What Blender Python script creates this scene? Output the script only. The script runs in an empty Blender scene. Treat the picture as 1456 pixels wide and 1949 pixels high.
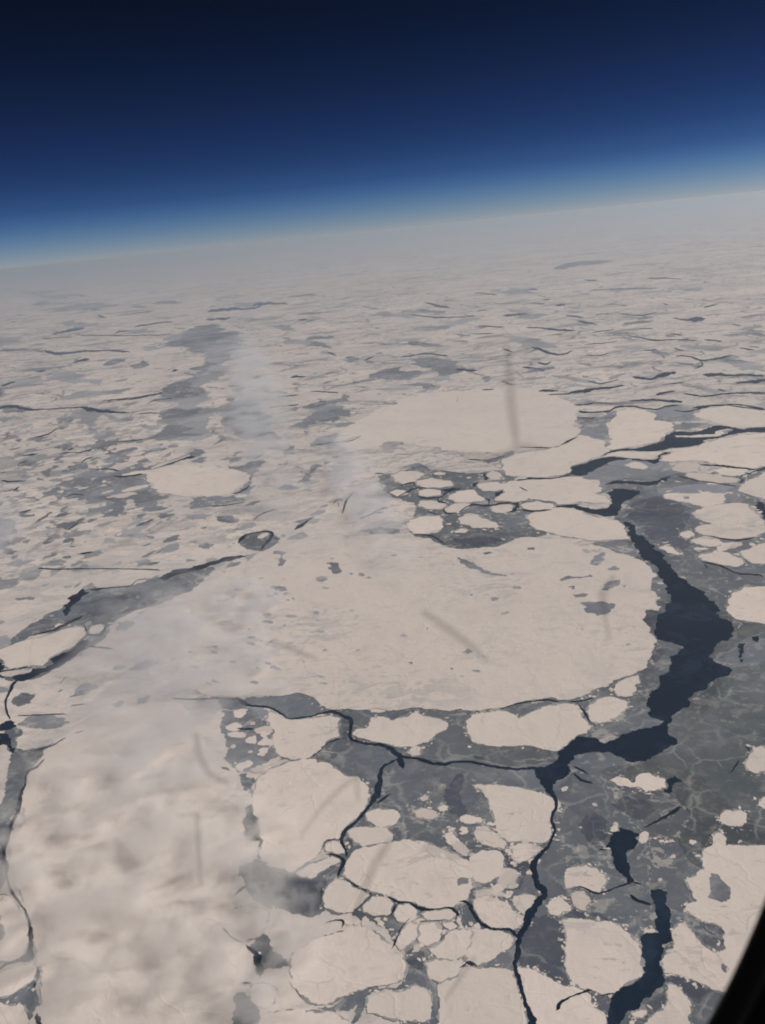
import bpy, bmesh, math, random
from mathutils import Vector
from mathutils.geometry import delaunay_2d_cdt

random.seed(7)
S = bpy.context.scene
C = S.collection

# ------------------------------------------------------------------ camera
# Unit: one metre. The camera is at the origin, the sea lies 10.5 km below it.
FPX, CX, CY = 1700.0, 728.0, 974.5            # focal length in photo pixels
PITCH, ROLL = math.radians(17.45), math.radians(5.88)
ALT = 10500.0
FW = Vector((0, math.cos(PITCH), -math.sin(PITCH)))
R0 = Vector((1, 0, 0)); U0 = Vector((0, math.sin(PITCH), math.cos(PITCH)))
RT = R0 * math.cos(ROLL) - U0 * math.sin(ROLL)
UP = U0 * math.cos(ROLL) + R0 * math.sin(ROLL)
cam = bpy.data.cameras.new('camera'); co = bpy.data.objects.new('camera', cam); C.objects.link(co)
from mathutils import Matrix
co.matrix_world = Matrix(((RT.x, UP.x, -FW.x, 0), (RT.y, UP.y, -FW.y, 0), (RT.z, UP.z, -FW.z, 0), (0, 0, 0, 1)))
cam.sensor_fit = 'VERTICAL'; cam.sensor_height = 4.54; cam.lens = FPX / 1949 * 4.54
cam.clip_start = 0.02; cam.clip_end = 2.0e6
cam.dof.use_dof = True; cam.dof.focus_distance = 20000.0; cam.dof.aperture_fstop = 2.4
S.camera = co

# ------------------------------------------------------------------ light
SUN_EL, SUN_AZ = math.radians(36), math.radians(82)     # azimuth measured from +Y (ahead) towards +X (right)
W = bpy.data.worlds.new('World'); S.world = W; W.use_nodes = True
nt = W.node_tree; bgn = nt.nodes['Background']
sky = nt.nodes.new('ShaderNodeTexSky'); sky.sky_type = 'NISHITA'; sky.sun_disc = False
sky.sun_elevation = SUN_EL; sky.sun_rotation = SUN_AZ
sky.altitude = 10500; sky.air_density = 1.0; sky.dust_density = 0.1; sky.ozone_density = 2.0
SKY_STRENGTH = 0.10
# at 10.5 km there is little air left above: the sky darkens quickly with height within view
tcn = nt.nodes.new('ShaderNodeTexCoord'); sxy = nt.nodes.new('ShaderNodeSeparateXYZ'); nt.links.new(tcn.outputs['Generated'], sxy.inputs[0])
dv = nt.nodes.new('ShaderNodeMath'); dv.operation = 'DIVIDE'; nt.links.new(sxy.outputs[2], dv.inputs[0]); dv.inputs[1].default_value = 1.0
rp = nt.nodes.new('ShaderNodeValToRGB'); nt.links.new(dv.outputs[0], rp.inputs[0]); rp.color_ramp.interpolation = 'LINEAR'
SKY_GAIN = [(0, (0.7962, 0.5678, 0.4491)), (0.3, (0.7188, 0.5486, 0.446)), (0.8, (0.5963, 0.5238, 0.4597)), (1.5, (0.428, 0.4552, 0.46)), (2.2, (0.2816, 0.3643, 0.4401)), (2.9, (0.194, 0.2713, 0.3799)), (4.4, (0.1309, 0.1892, 0.2968)), (6.2, (0.102, 0.1425, 0.2351)), (8.6, (0.0831, 0.1075, 0.1655)), (11.2, (0.0631, 0.0751, 0.1119)), (14.1, (0.0579, 0.0563, 0.0761)), (23.5, (0.0405, 0.0341, 0.0362)), (35.0, (0.06, 0.07, 0.09)), (55.0, (0.22, 0.26, 0.3))]  # last two stops brighten the unseen upper sky, added as blue shadow fill
for i, (el, c) in enumerate(SKY_GAIN):
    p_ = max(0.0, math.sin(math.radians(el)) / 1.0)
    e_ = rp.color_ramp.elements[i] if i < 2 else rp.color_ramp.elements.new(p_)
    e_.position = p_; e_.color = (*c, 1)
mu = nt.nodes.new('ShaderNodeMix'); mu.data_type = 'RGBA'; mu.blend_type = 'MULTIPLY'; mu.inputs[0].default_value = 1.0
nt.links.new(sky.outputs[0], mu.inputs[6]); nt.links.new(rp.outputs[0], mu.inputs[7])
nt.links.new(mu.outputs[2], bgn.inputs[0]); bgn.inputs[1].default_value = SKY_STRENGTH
sl = bpy.data.lights.new('sun', 'SUN'); so = bpy.data.objects.new('sun', sl); C.objects.link(so)
sl.energy = 4.1; sl.angle = math.radians(0.5); sl.color = (1.0, 0.922, 0.845)
sd = Vector((math.sin(SUN_AZ) * math.cos(SUN_EL), math.cos(SUN_AZ) * math.cos(SUN_EL), math.sin(SUN_EL)))
so.rotation_euler = (-sd).to_track_quat('-Z', 'Y').to_euler()
so.location = (0, 0, 500)
S.view_settings.view_transform = 'Standard'; S.view_settings.look = 'None'
S.view_settings.exposure = 0.0; S.view_settings.gamma = 1.0
S.render.engine = 'CYCLES'
S.cycles.volume_step_rate = 0.35; S.cycles.volume_max_steps = 256; S.cycles.volume_bounces = 6
S.cycles.transparent_max_bounces = 16; S.cycles.pixel_filter_type = 'BLACKMAN_HARRIS'; S.cycles.filter_width = 1.9

# ------------------------------------------------------------------ helpers
CROPS = {'f': (0, 0, 1), '1': (0, 1500, 2.912), '2': (400, 1500, 2.912), '3': (850, 1500, 2.912), '4': (1056, 1500, 3.64),
         '5': (0, 1050, 2.912), '6': (400, 1200, 2.912), '7': (850, 1200, 2.403), 'a': (1000, 750, 3.193),
         'b': (600, 750, 2.912), 'c': (300, 750, 3.64), 'd': (0, 750, 3.64), 'e': (0, 480, 2.912), 'g': (480, 480, 2.912),
         'h': (956, 430, 2.912)}
def px(crop, pts):
    """survey sheet coordinates -> photograph pixels; '7:' style switches inside the list change the sheet"""
    out = []
    for p in pts:
        if isinstance(p, str): crop = p; continue
        x0, y0, k = CROPS[crop]
        out.append((x0 + p[0] / k, y0 + p[1] / k) + tuple(v / k for v in p[2:]))
    return out
def ray(x, y):
    return (RT * ((x - CX) / FPX) + UP * (-(y - CY) / FPX) + FW)
def ground(x, y, z=-ALT):
    d = ray(x, y)
    t = z / min(d.z, -0.025)
    return Vector((d.x * t, d.y * t))
def mpp(p):                                    # metres per photo pixel at a ground point
    return math.sqrt(p.x ** 2 + p.y ** 2 + ALT ** 2) / FPX

def rough(pts, amp=0.11, fine=1.3, rnd=random, cut=0.07):
    """round the corners once, then break each edge up like real ice"""
    n = len(pts); q = []
    for i in range(n):
        a, b = pts[i], pts[(i + 1) % n]
        q.append(a.lerp(b, cut)); q.append(a.lerp(b, 1 - cut))
    out = []
    def sub(a, b, lv):
        L = (b - a).length
        if L < fine * mpp(a) * 1.3 or lv > 9: return
        nrm = Vector((-(b.y - a.y), b.x - a.x))
        m = (a + b) / 2 + nrm * max(-0.22, min(0.22, rnd.gauss(0, amp * (0.7 if lv == 0 else 1.15))))
        sub(a, m, lv + 1); out.append(m); sub(m, b, lv + 1)
    n = len(q)
    for i in range(n):
        out.append(q[i]); sub(q[i], q[(i + 1) % n], 0)
    return out

def tri(poly):
    c = sum(poly, Vector((0, 0))) / len(poly)
    vs, es, fs, _, _, _ = delaunay_2d_cdt([p - c for p in poly], [], [list(range(len(poly)))], 1, 0.05)
    return c, [tuple(v) for v in vs], fs

def sheet_mesh(name, polys, z, mat, kind=None, thick=0.0, org=None, parent=None, dz=0.0):
    """flat sheets from outlines in ground metres, all in one mesh; thick gives them sides"""
    verts, faces = [], []; z0 = z
    for pi, poly in enumerate(polys):
        z = z0 + pi * dz
        try: c, vs, fs = tri(poly)
        except Exception: continue
        b = len(verts)
        verts += [(v[0] + c.x, v[1] + c.y, z) for v in vs]
        good = []
        for f in fs:
            f = list(f)
            a = sum(vs[f[i]][0] * vs[f[(i + 1) % len(f)]][1] - vs[f[(i + 1) % len(f)]][0] * vs[f[i]][1] for i in range(len(f)))
            good.append(f if a > 0 else f[::-1])
        faces += [[b + i for i in f] for f in good]
        if thick:
            edges = {}
            for f in good:
                for i in range(len(f)):
                    e = (f[i], f[(i + 1) % len(f)])
                    edges[e] = 1
            ring = [e for e in edges if (e[1], e[0]) not in edges]
            m = {}
            for e in ring:
                for i in e:
                    if i not in m:
                        m[i] = len(verts); v = vs[i]; verts.append((v[0] + c.x, v[1] + c.y, z - thick))
            for i, j in ring: faces.append([b + j, b + i, m[i], m[j]])
    if org is None: org = Vector((0, 0, 0))
    verts = [(x - org.x, y - org.y, zz - org.z) for x, y, zz in verts]
    me = bpy.data.meshes.new(name); me.from_pydata(verts, [], faces); me.materials.append(mat)
    me.update()
    o = bpy.data.objects.new(name, me); C.objects.link(o); o.location = org
    if kind: o['kind'] = kind
    if parent: o.parent = parent
    return o

def river(pts, rnd=random):
    """pts: (x, y, width) photo pixels -> outline on the ground with ragged banks"""
    P = [Vector(p) for p in pts]
    P = [P[0] + (P[0] - P[1]) * 0.01] + P + [P[-1] + (P[-1] - P[-2]) * 0.01]
    line = []
    for i in range(1, len(P) - 2):
        p0, p1, p2, p3 = P[i - 1], P[i], P[i + 1], P[i + 2]
        n = max(2, int((p2 - p1).to_2d().length / 3.2))
        for k in range(n):
            t = k / n
            line.append(0.5 * ((2 * p1) + (p2 - p0) * t + (2 * p0 - 5 * p1 + 4 * p2 - p3) * t * t + (3 * p1 - p0 - 3 * p2 + p3) * t ** 3))
    line.append(P[-2])
    L, R = [], []; n = len(line); w1 = w2 = 0.0; wob = 0.0
    for i, p in enumerate(line):
        a, b = line[max(0, i - 1)], line[min(n - 1, i + 1)]
        t = (b - a).to_2d()
        if t.length < 1e-6: continue
        t.normalize(); nn = Vector((-t.y, t.x))
        w = max(0.5, p.z) * 0.5
        end = min(1, (min(i, n - 1 - i) + 0.25) / 3.0)
        w1 = 0.55 * w1 + rnd.gauss(0, 0.22); w2 = 0.55 * w2 + rnd.gauss(0, 0.22); wob = 0.7 * wob + rnd.gauss(0, 0.35)
        c = p.to_2d() + nn * wob * min(1.2, 0.35 * w + 0.35)
        L.append(c + nn * w * end * (1 + max(-.7, w1))); R.append(c - nn * w * end * (1 + max(-.7, w2)))
    return [ground(q.x, q.y) for q in L + R[::-1]]

# ------------------------------------------------------------------ materials
def relief(m, v, scale, metres, detail=8):
    n = m.noise(m.vmap(v, loc=(6, 2, 0), sc=(1, 0.8, 1)), scale, detail, 0.68, 0.4)
    r = m.vor(m.warp(v, 1.6, 0.8), 0.8); n2 = m.math('MULTIPLY_ADD', m.ss(r, 0.0, 0.03, 1, 0), 0.12, n)
    b = m.n('ShaderNodeBump'); b.inputs['Strength'].default_value = 1.0; b.inputs['Distance'].default_value = metres
    m.put(b.inputs['Height'], n2); m.put(m.b.inputs['Normal'], b.outputs[0])
class NT:
    def __init__(s, name):
        s.m = bpy.data.materials.new(name); s.m.use_nodes = True
        s.t = s.m.node_tree; s.b = s.t.nodes['Principled BSDF']; s.out = s.t.nodes['Material Output']
    def n(s, typ, **kw):
        n = s.t.nodes.new(typ)
        for k, v in kw.items(): setattr(n, k, v)
        return n
    def put(s, sock, v):
        if hasattr(v, 'is_output') or isinstance(v, bpy.types.NodeSocket): s.t.links.new(v, sock)
        else: sock.default_value = v
    def math(s, op, a, b=0.0, c=0.0, clamp=False):
        n = s.n('ShaderNodeMath', operation=op, use_clamp=clamp)
        s.put(n.inputs[0], a); s.put(n.inputs[1], b); s.put(n.inputs[2], c); return n.outputs[0]
    def vmap(s, v, loc=(0, 0, 0), sc=(1, 1, 1), rot=0.0):
        n = s.n('ShaderNodeMapping'); s.put(n.inputs[0], v); n.inputs[1].default_value = loc
        n.inputs[2].default_value = (0, 0, rot); n.inputs[3].default_value = sc; return n.outputs[0]
    def noise(s, v, scale, detail=5, rough=0.55, dist=0.0, out=0, lac=2.0):
        n = s.n('ShaderNodeTexNoise'); s.put(n.inputs['Vector'], v); n.inputs['Scale'].default_value = scale
        n.inputs['Detail'].default_value = detail; n.inputs['Roughness'].default_value = rough
        n.inputs['Distortion'].default_value = dist; n.inputs['Lacunarity'].default_value = lac; return n.outputs[out]
    def vor(s, v, scale, feature='DISTANCE_TO_EDGE', rnd=1.0, out=0):
        n = s.n('ShaderNodeTexVoronoi', feature=feature); s.put(n.inputs['Vector'], v); n.inputs['Scale'].default_value = scale
        n.inputs['Randomness'].default_value = rnd; return n.outputs[out]
    def ss(s, v, a, b, lo=0.0, hi=1.0):
        n = s.n('ShaderNodeMapRange', interpolation_type='SMOOTHSTEP'); s.put(n.inputs[0], v)
        n.inputs[1].default_value = a; n.inputs[2].default_value = b; n.inputs[3].default_value = lo; n.inputs[4].default_value = hi
        return n.outputs[0]
    def mix(s, f, a, b, blend='MIX'):
        n = s.n('ShaderNodeMix', data_type='RGBA', blend_type=blend)
        s.put(n.inputs[0], f); s.put(n.inputs[6], a if not isinstance(a, tuple) else (*a, 1)[:4]); s.put(n.inputs[7], b if not isinstance(b, tuple) else (*b, 1)[:4])
        return n.outputs[2]
    def km(s):                                  # world position in kilometres
        g = s.n('ShaderNodeNewGeometry'); n = s.n('ShaderNodeVectorMath', operation='SCALE')
        s.put(n.inputs[0], g.outputs['Position']); n.inputs[3].default_value = 0.001; return n.outputs[0]
    def warp(s, v, scale, amt, detail=3):
        c = s.noise(v, scale, detail, out=1)
        a = s.n('ShaderNodeVectorMath', operation='MULTIPLY_ADD'); s.put(a.inputs[0], c)
        a.inputs[1].default_value = (amt, amt, 0); b = s.n('ShaderNodeVectorMath', operation='SUBTRACT')
        s.put(b.inputs[0], v); b.inputs[1].default_value = (amt / 2, amt / 2, 0); s.put(a.inputs[2], b.outputs[0]); return a.outputs[0]

SNOW = (0.81, 0.73, 0.675)

def snow_mat(name, tone=1.0, pits=0.0):
    m = NT(name); v = m.km()
    big = m.ss(m.noise(v, 0.35, 5, 0.6), 0.32, 0.68)
    mid = m.noise(m.vmap(v, rot=0.5, sc=(1, 0.55, 1)), 1.6, 6, 0.65, 0.4)
    fine = m.noise(v, 16, 3, 0.7)
    c = m.mix(big, tuple(x * tone * 0.93 for x in SNOW), tuple(x * tone for x in SNOW))
    c = m.mix(m.ss(mid, 0.5, 0.72, 0, 0.34), c, (0.52, 0.505, 0.50))
    pk = m.ss(m.noise(m.vmap(v, loc=(8, 1, 0)), 0.7, 6, 0.7), 0.42, 0.66)
    c = m.mix(m.math('MULTIPLY', pk, 0.35), c, tuple(x * tone for x in (0.76, 0.665, 0.62)))
    dr = m.ss(m.noise(m.vmap(v, loc=(2, 6, 0), rot=-0.3, sc=(0.5, 2.2, 1)), 5.5, 5, 0.72, 0.6), 0.55, 0.74, 0, 0.30)
    c = m.mix(dr, c, (0.46, 0.455, 0.46))
    # thin pressure ridges and healed cracks
    w = m.warp(v, 1.2, 0.7)
    ed = m.vor(w, 0.55)
    rid = m.math('MULTIPLY', m.ss(ed, 0.0, 0.014, 1, 0), m.ss(m.noise(v, 0.8, 2), 0.48, 0.6))
    c = m.mix(m.math('MULTIPLY', rid, 0.45), c, (0.42, 0.43, 0.45))
    rgn = m.ss(m.noise(m.vmap(v, loc=(27, 5, 0)), 0.22, 4, 0.6), 0.42, 0.6, 0.15, 1)
    for s_, lo, a0_, a1_, st_ in ((1.1, 5, 0.60, 0.64, 0.30), (4.2, 13, 0.585, 0.64, 0.32)):
        n_ = m.noise(m.vmap(m.warp(v, s_ * 1.4, 0.5 / s_, 4), loc=(lo, 2, 0), rot=0.2, sc=(0.7, 1.3, 1)), s_, 9, 0.66, 0.5)
        c = m.mix(m.math('MULTIPLY', m.ss(n_, a0_ - pits, a1_ - pits, 0, st_ * 1.3), rgn), c, (0.34, 0.34, 0.36))
    # small grey slush spots
    sp = m.ss(m.noise(m.vmap(v, loc=(4, 9, 0), rot=0.35, sc=(0.8, 1.9, 1)), 3.2, 4, 0.6, 0.5), 0.665 - pits, 0.72 - pits)
    c = m.mix(m.math('MULTIPLY', m.math('MULTIPLY', sp, 0.65), rgn), c, (0.30, 0.315, 0.35))
    c = m.mix(m.ss(fine, 0.35, 0.75, 0, 0.14), c, (0.58, 0.56, 0.54))
    oi = m.n('ShaderNodeObjectInfo')
    c = m.mix(m.math('MULTIPLY', oi.outputs['Random'], 0.30), c, (0.54, 0.515, 0.50))
    m.put(m.b.inputs['Base Color'], c); m.b.inputs['Roughness'].default_value = 0.9
    m.b.inputs['Specular IOR Level'].default_value = 0.1
    relief(m, v, 1.8, 17.0)
    return m.m

def grey_mat(name, col, veins=0.5, patch=0.5, brash=0.8):
    m = NT(name); v = m.km()
    w = m.warp(v, 0.9, 1.1, 4)
    pl = m.vor(w, 0.42, 'F1', out=1)             # plates of different age
    sep = m.n('ShaderNodeSeparateColor'); m.put(sep.inputs[0], pl)
    c = m.mix(sep.outputs[0], tuple(x * (1 - 0.6 * patch) for x in col), tuple(x * (1 + 0.6 * patch) for x in col))
    n1 = m.ss(m.noise(w, 0.9, 7, 0.62), 0.36, 0.7)
    c = m.mix(m.math('MULTIPLY', n1, 0.6 * patch), c, (0.28, 0.29, 0.30))
    n2 = m.ss(m.noise(m.vmap(w, loc=(9, 5, 0)), 0.55, 6, 0.6), 0.5, 0.62)
    c = m.mix(m.math('MULTIPLY', n2, 0.5 * patch), c, (0.075, 0.083, 0.105))
    wh = m.ss(m.noise(m.vmap(w, loc=(1, 8, 0)), 2.2, 7, 0.7), 0.6, 0.68)
    c = m.mix(m.math('MULTIPLY', wh, 0.55 * patch), c, (0.50, 0.48, 0.46))
    frost = m.ss(m.noise(m.vmap(v, loc=(7, 3, 0)), 5.0, 7, 0.72, 0.8), 0.5, 0.72)
    c = m.mix(m.math('MULTIPLY', frost, 0.22), c, (0.42, 0.42, 0.42))
    cl = m.ss(m.noise(m.vmap(v, loc=(12, 4, 0)), 0.5, 4, 0.6), 0.45, 0.6)
    for s_, lo, a0_, a1_, st_ in ((1.1, 17, 0.60, 0.62, 0.7), (2.4, 3, 0.59, 0.615, 0.8), (5.5, 9, 0.59, 0.63, 0.75)):
        n_ = m.noise(m.vmap(m.warp(v, s_ * 1.3, 0.5 / s_, 4), loc=(lo, 2, 0)), s_, 9, 0.64, 0.3)
        k_ = m.math('MULTIPLY', m.ss(n_, a0_ - 0.03 * patch, a1_ - 0.03 * patch), m.math('MULTIPLY_ADD', cl, st_ * 0.8, st_ * 0.12))
        c = m.mix(m.math('MULTIPLY', k_, brash), c, (0.55, 0.52, 0.495))
    # pale rafted seams
    for sc, wd, st, lo in ((0.42, 0.010, 0.7, (0, 0, 0)), (1.25, 0.022, 0.6, (3, 1, 0))):
        ed = m.vor(m.warp(m.vmap(v, loc=lo), 1.7, 0.5, 5), sc)
        seam = m.math('MULTIPLY', m.ss(ed, 0.0, wd * 2.2, 1, 0), m.ss(m.noise(m.vmap(v, loc=lo), 1.1, 3), 0.42, 0.62))
        c = m.mix(m.math('MULTIPLY', seam, st * veins), c, (0.52, 0.53, 0.52))
    m.put(m.b.inputs['Base Color'], c); m.b.inputs['Roughness'].default_value = 0.75
    m.b.inputs['Specular IOR Level'].default_value = 0.25
    return m.m

def water_mat():
    m = NT('open_water'); v = m.km()
    sk = m.ss(m.noise(m.warp(v, 0.8, 1.2), 1.1, 8, 0.68), 0.47, 0.66)
    c = m.mix(m.math('MULTIPLY', sk, 0.55), (0.002, 0.014, 0.036), (0.024, 0.045, 0.085))
    m.put(m.b.inputs['Base Color'], c)
    m.b.inputs['Roughness'].default_value = 0.14; m.b.inputs['Specular IOR Level'].default_value = 0.2
    return m.m

def pack_mat():
    """white pack that runs to the horizon, broken by refrozen leads"""
    m = NT('pack_ice'); v = m.km()
    sep = m.n('ShaderNodeSeparateXYZ'); m.put(sep.inputs[0], v)
    far = m.ss(sep.outputs[1], 26, 60)
    w = m.warp(v, 0.22, 4.0, 5); w = m.warp(w, 1.3, 0.6, 4)
    tone = m.noise(w, 0.12, 5, 0.6)
    c = m.mix(m.ss(tone, 0.35, 0.65), tuple(x * 0.86 for x in SNOW), tuple(x * 0.99 for x in SNOW))
    cell = m.vor(w, 0.33, 'F1', out=1); sc = m.n('ShaderNodeSeparateColor'); m.put(sc.inputs[0], cell)
    c = m.mix(m.math('MULTIPLY', sc.outputs[0], 0.32), c, (0.46, 0.465, 0.48))
    st = m.ss(m.noise(m.vmap(w, loc=(3, 8, 0), rot=-0.3, sc=(0.6, 1.5, 1)), 2.6, 7, 0.7), 0.5, 0.7, 0, 0.45)
    c = m.mix(st, c, (0.40, 0.40, 0.42))
    s2 = m.ss(m.noise(m.vmap(v, loc=(4, 9, 0), rot=0.35, sc=(0.8, 1.9, 1)), 3.2, 4, 0.6, 0.5), 0.655, 0.71)
    c = m.mix(m.math('MULTIPLY', s2, 0.6), c, (0.28, 0.295, 0.34))
    # refrozen patches
    a = m.noise(m.vmap(w, loc=(31, 12, 0), rot=-0.25, sc=(0.75, 1.3, 1)), 0.17, 7, 0.66)
    pm = m.math('MULTIPLY', m.ss(a, 0.575, 0.63), m.math('ADD', m.math('MULTIPLY', far, 0.5), 0.35))
    c = m.mix(pm, c, (0.20, 0.225, 0.28))
    b = m.noise(m.vmap(w, loc=(5, 2, 0), rot=0.3, sc=(0.6, 1.6, 1)), 0.9, 5, 0.62)
    c = m.mix(m.math('MULTIPLY', m.ss(b, 0.6, 0.68), 0.5), c, (0.27, 0.29, 0.34))
    reg = m.math('MULTIPLY', m.ss(m.noise(m.vmap(v, loc=(17, 3, 0)), 0.055, 4, 0.6), 0.42, 0.60), m.math('MULTIPLY_ADD', far, -0.35, 1.0))
    for s_, lo, a0_, a1_, st_, col_ in ((0.28, 3, 0.56, 0.585, 0.75, (0.23, 0.25, 0.30)), (0.7, 11, 0.545, 0.57, 0.8, (0.24, 0.26, 0.30)), (1.7, 23, 0.555, 0.585, 0.8, (0.27, 0.285, 0.32)), (3.8, 37, 0.56, 0.60, 0.65, (0.30, 0.31, 0.335))):
        n_ = m.noise(m.vmap(m.warp(v, s_ * 1.4, 0.55 / s_, 4), loc=(lo, 2, 0), rot=0.2, sc=(0.8, 1.25, 1)), s_, 9, 0.66, 0.5)
        k_ = m.math('MULTIPLY', m.ss(n_, a0_, a1_), m.math('MULTIPLY_ADD', reg, st_ * 0.75, st_ * 0.25))
        c = m.mix(k_, c, col_)
    bb = m.ss(m.noise(m.vmap(v, loc=(7, 7, 0)), 0.30, 5, 0.6), 0.45, 0.62, 0, 0.4)
    c = m.mix(bb, c, (0.60, 0.56, 0.545))
    # open cracks between the plates
    ck = m.noise(v, 0.09, 3)
    for s_, wd, st in ((0.085, 0.022, 0.9), (0.24, 0.03, 0.75), (0.8, 0.05, 0.5)):
        ed = m.vor(m.warp(w, 0.5, 1.4, 3), s_)
        k = m.math('MULTIPLY', m.ss(ed, 0.0, wd, 1, 0), m.ss(m.noise(m.vmap(v, loc=(s_ * 99, 0, 0)), 0.25, 4), 0.45, 0.6))
        c = m.mix(m.math('MULTIPLY', k, m.math('ADD', m.math('MULTIPLY', far, st * 0.6), st * 0.3)), c, (0.07, 0.09, 0.14))
    m.put(m.b.inputs['Base Color'], c); m.b.inputs['Roughness'].default_value = 0.9
    m.b.inputs['Specular IOR Level'].default_value = 0.1
    return m.m

M = {'snow': snow_mat('snow'), 'snowpit': snow_mat('snow_pitted', 0.97, 0.045), 'snowdull': snow_mat('snow_dull', 0.84, 0.03),
     'grey': grey_mat('young_ice', (0.112, 0.135, 0.168)), 'blue': grey_mat('refrozen_ice', (0.20, 0.22, 0.27), 0.3, 0.6, 1.0),
     'dark': grey_mat('dark_nilas', (0.058, 0.072, 0.108), 0.25, 0.3, 0.3), 'rim': grey_mat('brash_rubble', (0.30, 0.30, 0.315), 0.2, 0.7, 1.0), 'nilas': grey_mat('green_grey_nilas', (0.070, 0.092, 0.108), 0.45, 0.5, 0.25), 'mid': grey_mat('drift_grey_ice', (0.35, 0.365, 0.40), 0.1, 0.4, 0.8), 'water': water_mat(), 'pack': pack_mat()}

# ------------------------------------------------------------------ the frozen sea
SEA = -ALT
xs = [-700e3 + i * 35e3 for i in range(41)]; ys = [-60e3 + i * 24e3 for i in range(41)]
me = bpy.data.meshes.new('sea_ice')
me.from_pydata([(x, y, SEA) for y in ys for x in xs], [], [(j * 41 + i, j * 41 + i + 1, (j + 1) * 41 + i + 1, (j + 1) * 41 + i) for j in range(40) for i in range(40)])
me.materials.append(M['pack']); o = bpy.data.objects.new('sea_ice', me); C.objects.link(o); o['kind'] = 'structure'

# grey young ice under the floes
YOUNG = [
 ('f', [(1165,900),(1260,905),(1330,900),(1460,880),(1600,870),(1640,1300),(1620,2120),(820,2120),(760,1949),(800,1830),(640,1700),(625,1640),(640,1590),(700,1520),(650,1470),(580,1450),(610,1405),(645,1390),(600,1330),(660,1345),(850,1345),(1000,1330),(1180,1290),(1236,1230),(1225,1090),(1190,1030),(1110,1010),(1175,985)]),
 ('b', [(340,455),(460,430),(560,385),(640,420),(760,430),(900,440),(1050,420),(1110,480),(1200,550),(1340,620),(1160,680),(1200,740),(1290,780),(1110,800),(1000,850),(800,862),(700,840),(640,800),(540,775),(700,760),(720,690),(520,690),(560,640),(400,545)]),
 ('6', [(190,375),(330,355),(520,340),(580,365),(610,400),(650,450),(560,480),(440,490),(370,450),(330,430),(200,415)]),
 ('6', [(40,385),(150,380),(210,420),(150,440),(60,430)]),
 ('6', [(160,800),(200,790),(250,830),(240,900),(240,970),(280,1060),(275,1165),(215,1165),(195,1000),(175,900)]),
 ('5', [(50,1180),(60,1140),(40,1080),(20,1000),(70,960),(90,1090),(150,1100),(240,1080),(330,1040),(400,1010),(400,1020),(330,1080),(250,1140),(210,1190),(160,1220),(130,1290),(130,1400),(100,1456),'1',(90,100),(60,200),(35,300),(20,400),(40,500),(0,580),(-30,500),(-10,380),(-5,200),(15,60),'5',(30,1330),(40,1240)]),
 ('5', [(130,430),(250,350),(360,300),(450,210),(600,200),(720,190),(830,150),(900,140),(980,120),(1130,95),(1200,75),(1130,150),(1060,220),(960,250),(860,300),(700,350),(620,400),(590,470),(540,510),(430,560),(400,600),(240,690),(120,720),(0,700),(-30,600),(80,560),(300,450),(160,470),(130,500),(30,535),(20,510),(90,460)]),
 ('2', [(1080,900),(1150,850),(1200,900),(1245,945),(1190,960),(1190,1040),(1240,1090),(1270,1160),(1275,1307),(1275,1420),(1225,1420),(1235,1200),(1150,1090),(1080,1110),(900,1130),(860,1160),(850,1230),(800,1307),(780,1307),(820,1200),(700,1240),(590,1220),(700,1200),(780,1140),(900,1100),(1060,1090),(1100,1000),(1080,940)]),
 ('2', [(150,440),(250,390),(340,440),(400,470),(480,480),(540,505),(600,470),(680,425),(700,480),(680,530),(630,570),(615,700),(560,720),(460,700),(330,670),(240,620),(200,560),(160,490)]),
 ('2', [(220,870),(300,800),(330,870),(430,960),(440,990),(370,1000),(310,1000),(280,1060),(250,1020),(250,930)]),
 ('1', [(190,930),(215,1000),(205,1080),(215,1160),(250,1250),(255,1420),(160,1420),(140,1250),(60,1200),(0,1185),(-20,1165),(60,1145),(140,1105),(190,1060)]),
 ('1', [(1180,1180),(1240,1180),(1320,1130),(1400,1160),(1440,1240),(1440,1320),(1180,1320)]),
 ('c', [(555,1030),(580,985),(740,950),(830,985),(840,1030),(780,1070),(720,1090),(600,1065)]),
]
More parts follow.
